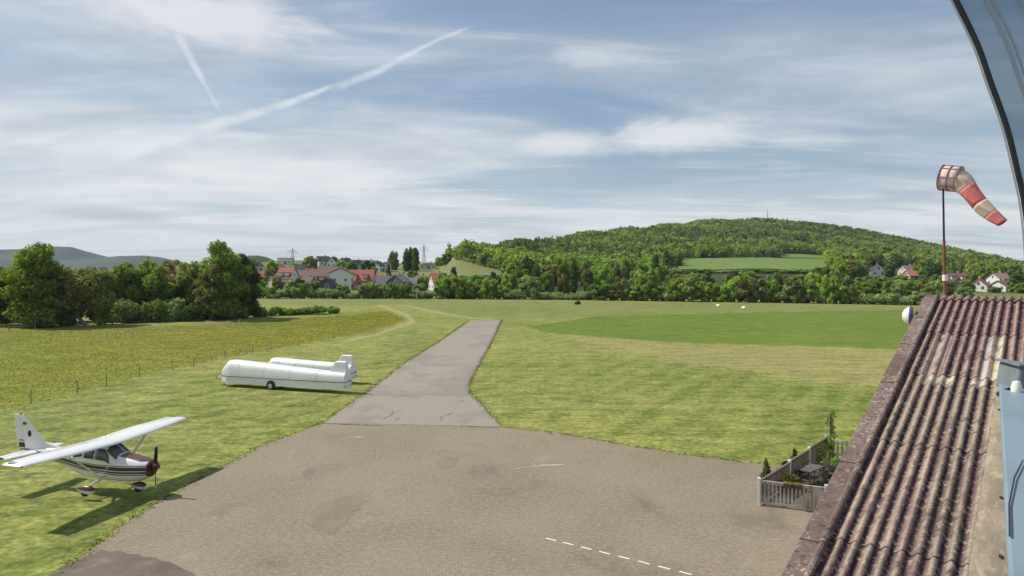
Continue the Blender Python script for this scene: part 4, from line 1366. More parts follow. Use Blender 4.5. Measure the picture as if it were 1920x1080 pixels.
def post_line(line, thick, mat, what, where, wire=True):
    tops = []
    for k, (x, y) in enumerate(line):
        g = G(x, y)
        lab = f"{ordinal(k + 1)} {what} from the left {where}"
        t = empty('fence_post', g, k * .7, lab, 'fence post', 'fence posts in the left meadow')
        h = 1.12
        MB().tube([(0, 0, -.1), (.03 * math.sin(k * 2.1), .02, h)], thick, 7).build('stake', mat, t)
        for z in (.55, 1.0):
            MB().tube([(0, -thick * 1.2, z), (0, -thick * 2.2, z), (0, -thick * 2.2, z + .05)], .012, 5).build('insulator', M_POSTP, t)
        tops.append(g)
    if wire:
        m = MB()
        for z in (.57, 1.02):
            for a, b in zip(tops[:-1], tops[1:]):
                pts = [a.lerp(b, q) + Vector((0, 0, z - .05 * math.sin(math.pi * q))) for q in (0, .25, .5, .75, 1)]
                m.tube(pts, .008, 4, False)
        setp(m.build('fence_tape', M_TAPE), f'two thin pale tapes strung along the posts {where}', 'fence tape', 'fence tapes')


post_line(NEARLINE, .036, M_POSTW, 'weathered wooden post', 'along the mown strip edge')
post_line(FARLINE, .035, M_POSTP, 'thin pale post', 'across the middle of the meadow')
post_line(TOPLINE, .035, M_POSTP, 'thin pale post', 'near the shrubs at the upper meadow edge')

# rail fence and parked car at the left edge
t = empty('rail_fence', G(-20, 620), 0, 'low wooden rail fence at the left edge below the white car', 'fence')
a, b = G(-60, 622), G(66, 616)
base = t.location.copy()
for k in range(6):
    q = a.lerp(b, k / 5) - base
    MB().box((q.x, q.y, .55), (.16, .16, 1.15)).build('post', M_POSTW, t)
for z in (.5, .95):
    m = MB().tube([a - base + Vector((0, -.12, z)), b - base + Vector((0, -.12, z - .05))], .055, 6)
    m.build('rail', M_POSTW, t)
M_CARPAINT = nmat('white_car_paint', (0.66, 0.67, 0.68), rough=0.25, spec=0.5, coat=0.6)
M_RUBBER = nmat('black_rubber', (0.02, 0.02, 0.021), rough=0.8)
M_RIM = nmat('alloy_rim', (0.45, 0.46, 0.47), rough=0.35, metal=0.6)
M_LAMP = nmat('lamp_glass', (0.55, 0.12, 0.08), rough=0.2)


def car(loc, yaw, label):
    t = empty('parked_car', loc, yaw, label, 'car')
    m = MB()
    prof = [(-2.15, .35), (-2.2, .75), (-2.05, 1.0), (-1.75, 1.42), (.15, 1.48), (.95, 1.02), (1.9, .88), (2.15, .65), (2.1, .35)]
    rings = []
    for y, k in ((-.88, .93), (-.82, 1.0), (0, 1.01), (.82, 1.0), (.88, .93)):
        rings.append([Vector((x * (.985 if abs(y) > .85 else 1), y * (1 - .16 * max(0, z - .9)), .35 + (z - .35) * (k if z > .9 else 1))) for x, z in prof])
    m.loft(rings)
    m.build('body', M_CARPAINT, t, True)
    for s in (-1, 1):
        g = MB().prism([(-1.72, 1.03), (-1.58, 1.34), (.02, 1.38), (.68, 1.03)], s * .80, s * .895)
        g.build('side_window', M_PANE, t)
    MB().box((.60, 0, 1.26), (.05, 1.35, .62), ry=R(-60)).build('windscreen', M_PANE, t)
    MB().box((-1.94, 0, 1.22), (.05, 1.3, .42), ry=R(35)).build('rear_window', M_PANE, t)
    for x in (-1.35, 1.35):
        for s in (-1, 1):
            M = Matrix.Translation((x, s * .80, .33)) @ Matrix.Rotation(R(90), 4, 'X')
            w = MB().lathe([(.22, -.10), (.32, -.09), (.33, 0), (.32, .09), (.22, .10)], 16, M).build('wheel', M_RUBBER, t)
            MB().lathe([(.20, -.105), (.05, -.112), (.05, .112), (.20, .105)], 12, M).build('rim', M_RIM, w)
    for s in (-1, 1):
        MB().box((2.10, s * .6, .70), (.12, .4, .16)).build('headlight', M_WHITE, t)
        MB().box((-2.16, s * .66, .82), (.08, .3, .18)).build('tail_light', M_LAMP, t)
    return t


g = G(-14, 607)
car((g.x, g.y, 0), R(8), 'white parked car cut by the left picture edge under the trees')
# ------------------------------------------------------------------ the light aircraft
PX, PY, PYAW, PPIT = -16.2, 33.06, -0.237, 0.035
M_ACWHITE = nmat('aircraft_white', (0.74, 0.74, 0.73), [((0.62, 0.61, 0.59), 1.5, .5, .75, .5, (1, 1, 1))], 0.28, 0.5, coat=0.4)
M_MAROON = nmat('aircraft_maroon', (0.085, 0.026, 0.020), [((0.12, 0.05, 0.035), 3, .45, .7, .6, (1, 1, 1))], 0.35, 0.5)
M_BLACKP = nmat('propeller_black', (0.016, 0.016, 0.018), rough=0.45)
M_DARKGLASS = nmat('cockpit_glass', (0.030, 0.036, 0.038), [((0.10, 0.11, 0.10), 1.6, .45, .65, .7, (1, 1, 1))], 0.06, 0.7)
M_METAL = nmat('aluminium_tube', (0.42, 0.42, 0.42), rough=0.35, metal=0.8)
M_TYRE = M_RUBBER
M_SEAMDK = nmat('control_gap', (0.14, 0.14, 0.145), rough=.6)


def fuselage_paint():
    m, t, p = new_mat('fuselage_paint')
    vec = t.node('ShaderNodeTexCoord').outputs['Object']
    s = t.node('ShaderNodeSeparateXYZ')
    t.link(vec, s.inputs[0])
    x, z = s.outputs[0], s.outputs[2]
    # centre of the bands: level at the nose, dropping behind the cowl, rising to the tail
    c = t.math('ADD', t.maprange(x, -0.3, -2.0, 1.12, 1.02), t.maprange(x, -3.0, -7.8, 0.0, 0.36, smooth=False))
    v = t.math('SUBTRACT', z, c)
    wid = t.maprange(x, -2.0, -7.8, 1.4, 0.62, smooth=False)
    v = t.math('DIVIDE', v, wid)
    r = t.node('ShaderNodeValToRGB')
    r.color_ramp.interpolation = 'CONSTANT'
    t.link(t.math('ADD', t.math('MULTIPLY', v, 1.0), 0.5), r.inputs[0])
    wh, dk, mr = (0.74, 0.74, 0.73, 1), (0.022, 0.014, 0.018, 1), (0.085, 0.026, 0.020, 1)
    e = r.color_ramp.elements
    e[0].position, e[0].color = 0.0, wh
    e[1].position, e[1].color = 0.385, mr
    for pos, col in ((0.425, wh), (0.445, dk), (0.505, wh), (0.53, dk), (0.655, wh), (0.675, mr), (0.70, wh)):
        q = e.new(pos)
        q.color = col
    top = t.math('MULTIPLY', t.math('MULTIPLY', t.math('GREATER_THAN', x, -1.86), t.math('GREATER_THAN', z, 1.545)), t.math('LESS_THAN', t.math('ABSOLUTE', s.outputs[1]), 0.36))
    nose = t.math('GREATER_THAN', x, -0.42)
    f = t.math('MAXIMUM', top, nose)
    t.link(t.mix(f, r.outputs[0], (0.105, 0.036, 0.026)), p.inputs['Base Color'])
    p.inputs['Roughness'].default_value = 0.3
    p.inputs['Coat Weight'].default_value = 0.4
    return m


FS = [  # x, bottom, top, half width, roundness
    (-0.34, .96, 1.50, .32, 2.2), (-0.42, .82, 1.57, .42, 2.4), (-0.75, .63, 1.64, .52, 2.6), (-1.25, .53, 1.69, .57, 2.8), (-1.86, .50, 1.75, .60, 3.0),
    (-2.05, .49, 1.91, .605, 3.0), (-2.45, .48, 2.20, .61, 3.2), (-3.0, .48, 2.24, .61, 3.2), (-3.6, .52, 2.23, .60, 3.2), (-4.0, .59, 2.11, .57, 3.0),
    (-4.45, .69, 1.90, .50, 2.8), (-5.0, .82, 1.74, .41, 2.5), (-5.8, 1.00, 1.65, .29, 2.3), (-6.6, 1.12, 1.57, .19, 2.2), (-7.3, 1.22, 1.50, .11, 2.1), (-7.85, 1.30, 1.44, .045, 2.0)]


def fsec(x):
    xs = [s[0] for s in FS][::-1]
    return [float(np.interp(x, xs, [s[k] for s in FS][::-1])) for k in (1, 2, 3, 4)]


def fpt(x, q, off=0.0):
    zb, zt, hw, n = fsec(x)
    c, s = math.cos(q), math.sin(q)
    hh, zc = (zt - zb) / 2, (zb + zt) / 2
    y = (hw + off) * math.copysign(abs(c) ** (2 / n), c)
    z = zc + (hh + off) * math.copysign(abs(s) ** (2 / n), s)
    if z > 1.35:
        y *= 1 - .20 * min(1, (z - 1.35) / .9)
    return Vector((x, y, z))


plane = empty('light_aircraft', (PX, PY, 0.0), PYAW, 'white high-wing light aircraft with maroon stripes parked on the grass', 'aircraft')
plane.rotation_euler = (0, PPIT, PYAW)
plane.location.z = 0.05
xs = np.concatenate([np.linspace(-.34, -.75, 6), np.linspace(-.9, -4.5, 28), np.linspace(-4.7, -7.85, 16)])
m = MB()
m.loft([[fpt(x, 2 * math.pi * k / 40) for k in range(40)] for x in xs])
fus = m.build('fuselage', fuselage_paint(), plane, True)


def patch(name, x0, x1, q0, q1, n, mth, mat, parent, off=.012, slant=(0, 0)):
    vs, fs = [], []
    for i in range(n + 1):
        for j in range(mth + 1):
            f, g = i / n, j / mth
            xx = x0 + (x1 - x0) * f + slant[0] * g * (1 - f) + slant[1] * g * f
            vs.append(fpt(xx, q0 + (q1 - q0) * g, off))
    for i in range(n):
        for j in range(mth):
            a = i * (mth + 1) + j
            fs.append([a, a + 1, a + mth + 2, a + mth + 1])
    o = obj(name, npmesh(name, vs, fs, [mat], True), parent)
    md = o.modifiers.new('thick', 'SOLIDIFY')
    md.thickness, md.offset = .01, 1
    return o


for s in (1, -1):                                   # side windows, port then starboard
    A = (lambda q: q) if s > 0 else (lambda q: math.pi - q)
    patch('side_window', -2.20, -3.02, A(.05), A(.62), 5, 4, M_DARKGLASS, plane, slant=(-.22, 0))
    patch('side_window', -3.10, -3.66, A(.05), A(.62), 5, 4, M_DARKGLASS, plane, slant=(0, .06))
    patch('rear_window', -3.76, -4.30, A(.10), A(.62), 5, 4, M_DARKGLASS, plane, slant=(0, .10))
    d = MB()
    pts = [fpt(-2.40, A(-.55), .014), fpt(-2.36, A(.40), .014), fpt(-2.62, A(1.02), .014), fpt(-3.06, A(1.02), .014), fpt(-3.06, A(-.55), .014), fpt(-2.40, A(-.55), .014)]
    d.tube(pts, .010, 4)
    dd = d.build('door', M_METAL, plane)
    MB().box(fpt(-2.98, A(.1), .02), (.16, .03, .03)).build('handle', M_METAL, dd)
patch('windscreen', -1.90, -2.42, .50, math.pi - .50, 8, 14, M_DARKGLASS, plane)
for q in (.50, math.pi / 2, math.pi - .50):
    MB().tube([fpt(x, q, .022) for x in np.linspace(-1.88, -2.46, 7)], .016, 5).build('windscreen_post', M_ACWHITE, plane)
patch('rear_windscreen', -3.98, -4.50, 1.02, math.pi - 1.02, 6, 8, M_DARKGLASS, plane)

AF = [(0, 0), (.012, .022), (.05, .052), (.13, .082), (.28, .100), (.45, .092), (.65, .064), (.85, .029), (1, .004)]


def airfoil(le, chord, z, y, tw=1.0):
    up = [Vector((le - chord * a, y, z + chord * b * .85 * tw)) for a, b in AF]
    lo = [Vector((le - chord * a, y, z - chord * b * .42 * tw)) for a, b in AF[1:-1]][::-1]
    return up + lo


for s in (1, -1):
    m = MB()
    st = [(0.0, -2.10, 1.63, 2.22, 1), (.55, -2.10, 1.63, 2.225, 1), (2.45, -2.10, 1.63, 2.29, 1), (4.65, -2.28, 1.20, 2.37, .9), (4.86, -2.34, 1.08, 2.365, .6), (4.93, -2.46, .90, 2.345, .25)]
    m.loft([airfoil(le, ch, z, s * y, tw) for y, le, ch, z, tw in st])
    w = m.build('wing', M_ACWHITE, plane, True)
    for nm, y0, y1, dx0, dx1 in (('flap', .65, 2.55, -3.36, -3.36), ('aileron', 2.6, 4.6, -3.38, -3.18)):
        f = MB()
        z0, z1 = 2.235 + (y0 / 4.65) * .14, 2.235 + (y1 / 4.65) * .14
        f.tube([(dx0, s * y0, z0 + .032), (dx1, s * y1, z1 + .028)], .012, 4)
        f.build(nm, M_SEAMDK, w)
    tipb = MB().box((-2.9, s * 4.82, 2.415), (.55, .05, .02))
    tipb.build('tip_stripe', M_BLACKP, w)
    tip2 = MB().box((-2.95, s * 4.68, 2.435), (.75, .04, .016))
    tip2.build('tip_stripe', M_BLACKP, w)
    MB().lathe([(.0, -.08), (.04, -.05), (.045, .03), (.0, .08)], 8, Matrix.Translation((-2.40, s * 4.93, 2.36)) @ Matrix.Rotation(R(90), 4, 'Y')).build('navigation_light', M_LAMP, w)
    stt = MB()
    rings = []
    for f in np.linspace(0, 1, 5):
        c = Vector((-2.62, s * .60, .70)).lerp(Vector((-2.72, s * 2.45, 2.19)), f)
        rings.append([c + Vector((.085 * math.cos(q), 0, .028 * math.sin(q))) for q in np.linspace(0, 2 * math.pi, 12, False)])
    stt.loft(rings)
    stt.build('wing_strut', M_ACWHITE, plane, True)
    g = MB()
    g.tube([(-2.78, s * .42, .56), (-2.80, s * .85, .50), (-2.84, s * 1.22, .34)], [.055, .05, .045], 8)
    g.build('main_gear_leg', M_ACWHITE, plane, True)


def pant(cx, cy, parent, L=.92, H=.20):
    """a wheel fairing, white below and maroon on top, with its tyre"""
    lo, hi = MB(), MB()
    for mb, a0, a1 in ((hi, 0, math.pi), (lo, math.pi, 2 * math.pi)):
        rings = []
        for f in np.linspace(0, 1, 12):
            r = (math.sin(math.pi * min(1, f * .9 + .06) ** .62) ** .75)
            xx = cx + L * (.46 - f)
            rings.append([Vector((xx, cy + .145 * r * math.cos(q), .30 + H * r * math.sin(q) + (-.02 if mb is lo else 0) + .02)) for q in np.linspace(a0, a1, 9)])
        mb.loft(rings)
    o = lo.build('wheel_fairing', M_ACWHITE, parent, True)
    hi.build('fairing_top', M_MAROON, o, True)
    M = Matrix.Translation((cx, cy, .20)) @ Matrix.Rotation(R(90), 4, 'X')
    MB().lathe([(.10, -.075), (.18, -.07), (.20, 0), (.18, .07), (.10, .075)], 18, M).build('tyre', M_TYRE, o)


for s in (1, -1):
    pant(-2.84, s * 1.28, plane)
pant(-1.12, 0, plane, .78, .18)
MB().tube([(-1.02, 0, .80), (-1.12, 0, .36)], [.05, .042], 10).build('nose_gear_leg', M_METAL, plane, True)
MB().tube([(-1.1, .10, .70), (-1.35, .10, .55), (-1.5, .10, .50)], .035, 8).build('exhaust_pipe', M_METAL, plane, True)
for s in (1, -1):
    MB().lathe([(.15, 0), (.16, .02), (.15, .03)], 14, Matrix.Translation((-.37, s * .24, 1.25)) @ Matrix.Rotation(R(90), 4, 'Y')).build('air_intake', M_BLACKP, plane)
# spinner and propeller
sp = MB()
sp.lathe([(.001, .34), (.05, .31), (.10, .24), (.14, .12), (.155, 0), (.155, -.04)], 20, Matrix.Translation((-.32, 0, 1.30)) @ Matrix.Rotation(R(90), 4, 'Y'))
pr = empty('propeller', (0, 0, 0))
pr.parent = plane
sp.build('spinner', M_MAROON, pr, True)
for s in (1, -1):
    b, tb = MB(), MB()
    rings = []
    for f in np.linspace(0, 1, 9):
        z = .10 + .90 * f
        ch = .085 * (1 - .55 * abs(f - .35) ** 1.2)
        tw = R(48 - 34 * f)
        c, sn = math.cos(tw), math.sin(tw)
        rings.append([Vector((-.24 + (.10 + 0) * 0 + ch * math.cos(q) * sn + .014 * math.sin(q) * c, s * 1 * (ch * math.cos(q) * c - .014 * math.sin(q) * sn) + .055 * f, 1.30 + s * z)) for q in np.linspace(0, 2 * math.pi, 10, False)])
    b.loft(rings[:8])
    tb.loft(rings[7:])
    o = b.build('blade', M_BLACKP, pr, True)
    tb.build('blade_tip', M_WHITE, o, True)
# tail
fin = MB()
FP = [(-5.35, 1.66), (-6.35, 1.84), (-7.72, 3.06), (-7.94, 3.08), (-7.52, 1.46), (-6.6, 1.50)]
vs, n = [], len(FP)
fin.prism(FP, -.045, .045)
fo = fin.build('fin', M_ACWHITE, plane, bevel=.02)
rud = MB().prism([(-7.96, 3.08), (-8.24, 3.07), (-8.00, 1.62), (-7.86, 1.34), (-7.54, 1.42)], -.035, .035)
ro = rud.build('rudder', M_ACWHITE, plane, bevel=.015)
for s in (1, -1):
    fl = empty('flag_emblem', (0, 0, 0))
    fl.parent = fo
    for k, c in enumerate(((.015, .015, .015), (.50, .02, .02), (.62, .42, .02))):
        MB().box((-7.58, s * .050, 2.70 - .055 * k), (.22, .006, .055)).build('flag_stripe', nmat('flag_colour', c, rough=.4), fl)
    M = Matrix.Translation((-7.28, s * .048, 2.20)) @ Matrix.Rotation(R(90), 4, 'X') @ Matrix.Scale(1.6, 4, (0, 1, 0))
    MB().lathe([(.10, -.004), (.10, .004)], 18, M).build('club_badge', M_BLACKP, fo)
    MB().box((-7.70, s * .040, 1.62), (.40, .006, .24)).build('rudder_band', M_MAROON, ro)
    MB().box((-7.68, s * .040, 1.84), (.40, .006, .05)).build('rudder_band', M_MAROON, ro)
    h = MB()
    st = [(.04, -6.62, 1.02, 1.36), (1.45, -6.86, .78, 1.36), (1.62, -6.95, .62, 1.355)]
    h.loft([airfoil(le, ch, z, s * y, .75) for y, le, ch, z in st])
    ho = h.build('tailplane', M_ACWHITE, plane, True)
    MB().tube([(-7.20, s * .12, 1.415), (-7.28, s * 1.5, 1.40)], .006, 4).build('elevator', M_METAL, ho)
    MB().box((-7.35, s * 1.58, 1.38), (.5, .08, .06)).build('elevator_tip', M_BLACKP, ho)
for x, hgt in ((-3.05, .42), (-4.05, .50)):
    MB().tube([(x, .12, 2.22), (x - .12, .14, 2.22 + hgt)], .009, 5).build('antenna', M_METAL, plane)
MB().lathe([(.05, 0), (.05, .06), (.0, .10)], 10, Matrix.Translation((-7.86, 0, 3.08))).build('beacon', M_LAMP, plane)
MB().tube([(-2.35, -2.9, 2.24), (-2.1, -2.9, 2.16)], .012, 5).build('pitot_tube', M_METAL, plane)

# ------------------------------------------------------------------ the two glider trailers
M_TRAILER = nmat('trailer_white', (0.78, 0.78, 0.78), [((0.58, 0.58, 0.56), .9, .5, .75, .5, (.4, 1, 1))], 0.35, 0.45, coat=0.2)
M_SEAMGREY = nmat('grey_joint', (0.36, 0.37, 0.37), rough=.5)
M_SEAM = nmat('dark_seam', (0.03, 0.045, 0.045), rough=0.6)


def glider_trailer(front, rear, label, hf, hr, width=1.5, finh=.62, split=.95):
    """front, rear: ground points; local +x runs to the rear end"""
    v = rear - front
    L = v.length
    t = empty('glider_trailer', front, math.atan2(v.y, v.x), label, 'trailer', 'glider trailers')

    def sec(x, z0, z1, k):
        w = width / 2 * k
        h = z1 - z0
        return [Vector((x, y * w, z0 + f * h)) for y, f in ((-1, 0), (-1.0, .55), (-.88, .80), (-.62, .95), (-.25, 1), (.25, 1), (.62, .95), (.88, .80), (1.0, .55), (1, 0))]
    lo, hi = MB(), MB()
    st = [0.0, .06, .5, 1.0]
    for mb in (lo,):
        mb.loft([[Vector((x * L, y * width / 2 * k, z)) for y, z in ((-1, .34 + s0), (-1, split - .015), (1, split - .015), (1, .34 + s0))] for x, k, s0 in ((0, .80, .10), (.05, 1, 0), (.8, 1, 0), (1, .80, .05))])
    body = lo.build('lower_body', M_TRAILER, t, bevel=.03)
    hi.loft([sec(0.002 * L, split + .015, split + (hf - split) * .45, .78), sec(.055 * L, split + .015, hf, .98), sec(.10 * L, split + .015, hf + .03, 1.0), sec(.5 * L, split + .015, (hf * .55 + hr * .45), 1.0), sec(.8 * L, split + .015, hr + .10, .98), sec(L, split + .015, hr, .78)])
    lid = hi.build('lid', M_TRAILER, t, True)
    sm = MB()
    sm.loft([[Vector((x * L, y * (width / 2 * k + .012), z)) for y, z in ((-1, split - .022), (-1, split + .022), (1, split + .022), (1, split - .022))] for x, k in ((-.002, .79), (.05, 1), (.8, 1), (1.002, .79))])
    sm.build('seam_strip', M_SEAM, t)
    f = MB()
    base = hr - .12
    f.loft([[Vector((x, y * .21 * k, z)) for x, y in ((L - x0, -1), (L - x0, 1), (L - .06, 1), (L - .06, -1))] for z, x0, k in ((base, 1.75, 1), (hr + finh * .9, 1.15, .9), (hr + finh, 1.05, .7))])
    f.build('tail_housing', M_TRAILER, lid, bevel=.05)
    r = MB().box((L - .02, 0, hr * .72), (.05, .70, hr * .78))
    rd = r.build('rear_door', M_TRAILER, t, bevel=.02)
    MB().box((L + .02, .25, 1.0), (.05, .05, .22)).build('handle', M_SEAM, rd)
    for s in (-1, 1):
        MB().box((L - .02, s * .50, .62), (.07, .16, .12)).build('tail_light', M_LAMP, t)
        M = Matrix.Translation((L * .43, s * (width / 2 - .06), .33)) @ Matrix.Rotation(R(90), 4, 'X')
        MB().lathe([(.36, -.10), (.43, -.08), (.43, .08), (.36, .10)], 20, Matrix.Translation((L * .43, s * (width / 2 - .005), .40)) @ Matrix.Rotation(R(90), 4, 'X')).build('wheel_arch', M_SEAM, t)
        w = MB().lathe([(.20, -.11), (.31, -.10), (.33, -.03), (.33, .03), (.31, .10), (.20, .11)], 20, Matrix.Translation((0, s * .08, 0)) @ M).build('wheel', M_TYRE, t)
        MB().lathe([(.21, -.115), (.12, -.135), (.04, -.14), (.04, .14), (.12, .135), (.21, .115)], 16, Matrix.Translation((0, s * .08, 0)) @ M).build('rim', M_RIM, w)
    d = MB()
    d.tube([(-1.0, 0, .62), (.25, 0, .55)], .05, 8)
    d.tube([(-.35, 0, .6), (.25, .42, .52)], .035, 6)
    d.tube([(-.35, 0, .6), (.25, -.42, .52)], .035, 6)
    db = d.build('drawbar', M_METAL, t)
    MB().lathe([(.06, 0), (.07, .05), (.03, .12)], 10, Matrix.Translation((-1.0, 0, .6))).build('coupling', M_BLACKP, db)
    MB().box((-.40, 0, .72), (.95, .34, .24), taper=.7).build('drawbar_cover', nmat('drawbar_cover', (0.5, 0.45, 0.36), rough=.6), t, bevel=.03)
    MB().tube([(-.25, .05, .60), (-.25, .05, .05)], .035, 8).build('support_leg', M_METAL, t)
    MB().lathe([(.10, 0), (.10, .04), (.03, .06)], 10, Matrix.Translation((-.25, .05, 0))).build('support_foot', M_BLACKP, t)
    for x in (.16, .37, .58, .79):
        q = sec(x * L, split + .02, float(np.interp(x, (.1, .5, .8, 1), (hf + .03, hf * .55 + hr * .45, hr + .10, hr))), 1.004)
        MB().tube([v + Vector((0, 0, .004)) for v in q], .007, 4).build('panel_joint', M_SEAMGREY, lid)
    MB().box((L + .006, 0, .62), (.02, .50, .11)).build('number_plate', M_WHITE, t)
    for x in (.2, .75):
        MB().box((x * L, -width / 2 - .012, split), (.10, .03, .09)).build('latch', M_METAL, t)
    return t


def trailer_px(a, b, za, **kw):
    A, B = G(*a, za), G(*b, za)
    A.z = B.z = 0
    return A, B


A, B = trailer_px((413, 717.5), (643, 732), .34)
hA = (A.y * (A.y and 1)) and ((718 - 676) / FX * A.y + .34)
off = Vector((-(B - A).y, (B - A).x, 0)).normalized() * .75
glider_trailer(A + off, B + off, 'front white glider trailer, the longer one with a visible wheel', hA, (732 - 700) / FX * B.y + .30, finh=.95)
A2, B2 = trailer_px((497, 706), (655, 714), .34)
off = Vector((-(B2 - A2).y, (B2 - A2).x, 0)).normalized() * .75
glider_trailer(A2 + off, B2 + off, 'rear white glider trailer half hidden behind the longer one', (706 - 671) / FX * A2.y + .30, 1.72, finh=.85)
# ------------------------------------------------------------------ the hangar with its corrugated roof
HA = math.atan2(-.592, .806)
HZ, SL = 9.54, math.atan2(.232, .973)
hang = empty('hangar', (12.90, 22.0, 0), HA, 'hangar with a weathered corrugated roof filling the lower right corner', 'hangar')


def RP(w, s, up=0.0):
    """a point of the near roof slope in the hangar's own frame: w along the ridge, s down the slope"""
    return Vector((w, -s * math.cos(SL) + up * -math.sin(SL), HZ - s * math.sin(SL) + up * math.cos(SL)))


def roof_mat():
    m, t, p = new_mat('weathered_fibre_cement')
    at = t.node('ShaderNodeAttribute', attribute_name='col')
    vec = t.node('ShaderNodeTexCoord').outputs['Object']
    grime = t.noise(t.mapping(vec, (2.2, .5, 1)), 1.0, 6, .65, .5)
    lich = t.noise(t.mapping(vec, (1, 1, 1), loc=(4, 2, 1)), 11.0, 5, .72)
    spot = t.noise(t.mapping(vec, (1, 1, 1), loc=(1, 8, 3)), 26.0, 3, .7)
    moss = t.noise(t.mapping(vec, (1, 1, 1), loc=(9, 3, 5)), 3.4, 6, .7)
    col = t.mix(t.math('MULTIPLY', t.maprange(grime, .46, .64), .62), at.outputs['Color'], (0.120, 0.062, 0.070))
    col = t.mix(t.math('MULTIPLY', t.maprange(lich, .50, .66), .80), col, (0.40, 0.345, 0.245))
    col = t.mix(t.math('MULTIPLY', t.maprange(moss, .53, .66), .80), col, (0.065, 0.052, 0.036))
    col = t.mix(t.math('MULTIPLY', t.maprange(spot, .585, .67), .85), col, (0.045, 0.034, 0.03))
    t.val(p.inputs['Base Color'], col)
    p.inputs['Roughness'].default_value = .92
    p.inputs['Specular IOR Level'].default_value = .15
    b = t.node('ShaderNodeBump')
    b.inputs['Strength'].default_value = .8
    b.inputs['Distance'].default_value = .015
    t.link(t.math('ADD', lich, t.math('MULTIPLY', spot, .7)), b.inputs['Height'])
    t.link(b.outputs[0], p.inputs['Normal'])
    return m


M_ROOF = roof_mat()
PITCHW, AMP = .205, .038
ROWS = [(-.05, 3.55), (3.43, 6.70), (6.55, 10.42), (10.28, 14.02), (13.86, 17.5)]
BASE = [(0.150, 0.064, 0.072), (0.190, 0.112, 0.108), (0.235, 0.172, 0.135), (0.195, 0.137, 0.115), (0.175, 0.118, 0.104)]


def wave_rows(rows, flip=1.0, seed=2, wmax=14.0):
    V, F, C = [], [], []
    rsn = np.random.RandomState(seed)
    nper = 12
    ncol = int(wmax / PITCHW) * nper
    ws = np.arange(ncol + 1) * PITCHW / nper
    tone = {}
    for ri, (s0, s1) in enumerate(rows):
        n = max(2, int((s1 - s0) / .06)) if flip > 0 else 6
        ss = np.linspace(s0, s1, n)
        SSg, WWg = np.meshgrid(ss, ws, indexing='ij')
        sheet_i = (WWg / (PITCHW * 5)).astype(int)
        prof = AMP * np.cos(2 * np.pi * WWg / PITCHW)
        prof = np.sign(prof) * AMP * (np.abs(prof) / AMP) ** .8
        lift = .004 + .022 * (SSg - s0) / (s1 - s0)
        rough = rsn.normal(0, .0022, SSg.shape)
        blob = np.maximum(0, np.sin(SSg * 9 + np.sin(WWg * 21) * 2) * np.sin(WWg * 17.3 + np.sin(SSg * 5.1) * 3) - .55) * .012
        up = prof + lift + rough + blob
        y = -SSg * math.cos(SL) - up * math.sin(SL)
        z = HZ - SSg * math.sin(SL) + up * math.cos(SL)
        tc_ = rsn.uniform(.72, 1.28, 40)
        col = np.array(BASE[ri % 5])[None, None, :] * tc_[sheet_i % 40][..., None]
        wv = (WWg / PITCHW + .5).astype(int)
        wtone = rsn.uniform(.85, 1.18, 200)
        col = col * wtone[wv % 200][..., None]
        ph = np.cos(2 * np.pi * (WWg / PITCHW - .86))                # dirt and painted shade on the side of every trough away from the sun
        dirt_shade = np.clip(-ph * 1.8 - .55, 0, 1)[..., None]
        col = col * (1 - dirt_shade) + np.array((.034, .016, .034)) * dirt_shade
        pale = np.clip(ph * 1.4 - .5, 0, 1)[..., None] * .36  # crests painted paler as if sunlit, together with pale lichen
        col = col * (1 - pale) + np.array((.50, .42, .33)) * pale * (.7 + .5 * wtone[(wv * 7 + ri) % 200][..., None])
        if flip > 0 and ri == 1:                       # two renewed pale sheets, one pale strip
            for a, b, c in ((.44, .72, (.40, .29, .26)), (1.50, 1.62, (.46, .42, .38)), (1.66, 1.83, (.52, .47, .33)), (2.3, 2.8, (.42, .35, .28))):
                k = (WWg > a) & (WWg < b)
                col[k] = np.array(c) * (.92 + .16 * rsn.rand(k.sum(), 1))
        if flip > 0 and ri == 2:                       # pale patches below the overlap
            k = (SSg < 7.15 + .12 * np.sin(WWg * 31)) & (((WWg > .45) & (WWg < 1.05)) | ((WWg > 1.36) & (WWg < 1.62)))
            col[k] = np.array((.52, .46, .36))
        b0 = sum(len(v) for v in V)
        V.append(np.stack([WWg, y if flip > 0 else -y, z], -1).reshape(-1, 3))
        C.append(col.reshape(-1, 3))
        nc = len(ws)
        jj, ii = np.meshgrid(np.arange(n - 1), np.arange(nc - 1), indexing='ij')
        a = (jj * nc + ii).ravel() + b0
        q = np.stack([a, a + nc, a + nc + 1, a + 1], 1)
        F.append(q if flip > 0 else q[:, ::-1])
    return np.concatenate(V), np.concatenate(F), np.concatenate(C)


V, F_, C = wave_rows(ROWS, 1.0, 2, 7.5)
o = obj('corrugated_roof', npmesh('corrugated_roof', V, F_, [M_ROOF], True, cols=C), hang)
md = o.modifiers.new('sheet', 'SOLIDIFY')
md.thickness = .008
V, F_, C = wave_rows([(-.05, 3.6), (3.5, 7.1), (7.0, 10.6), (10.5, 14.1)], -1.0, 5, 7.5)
obj('rear_roof', npmesh('rear_roof', V, F_, [M_ROOF], True, cols=C), hang)
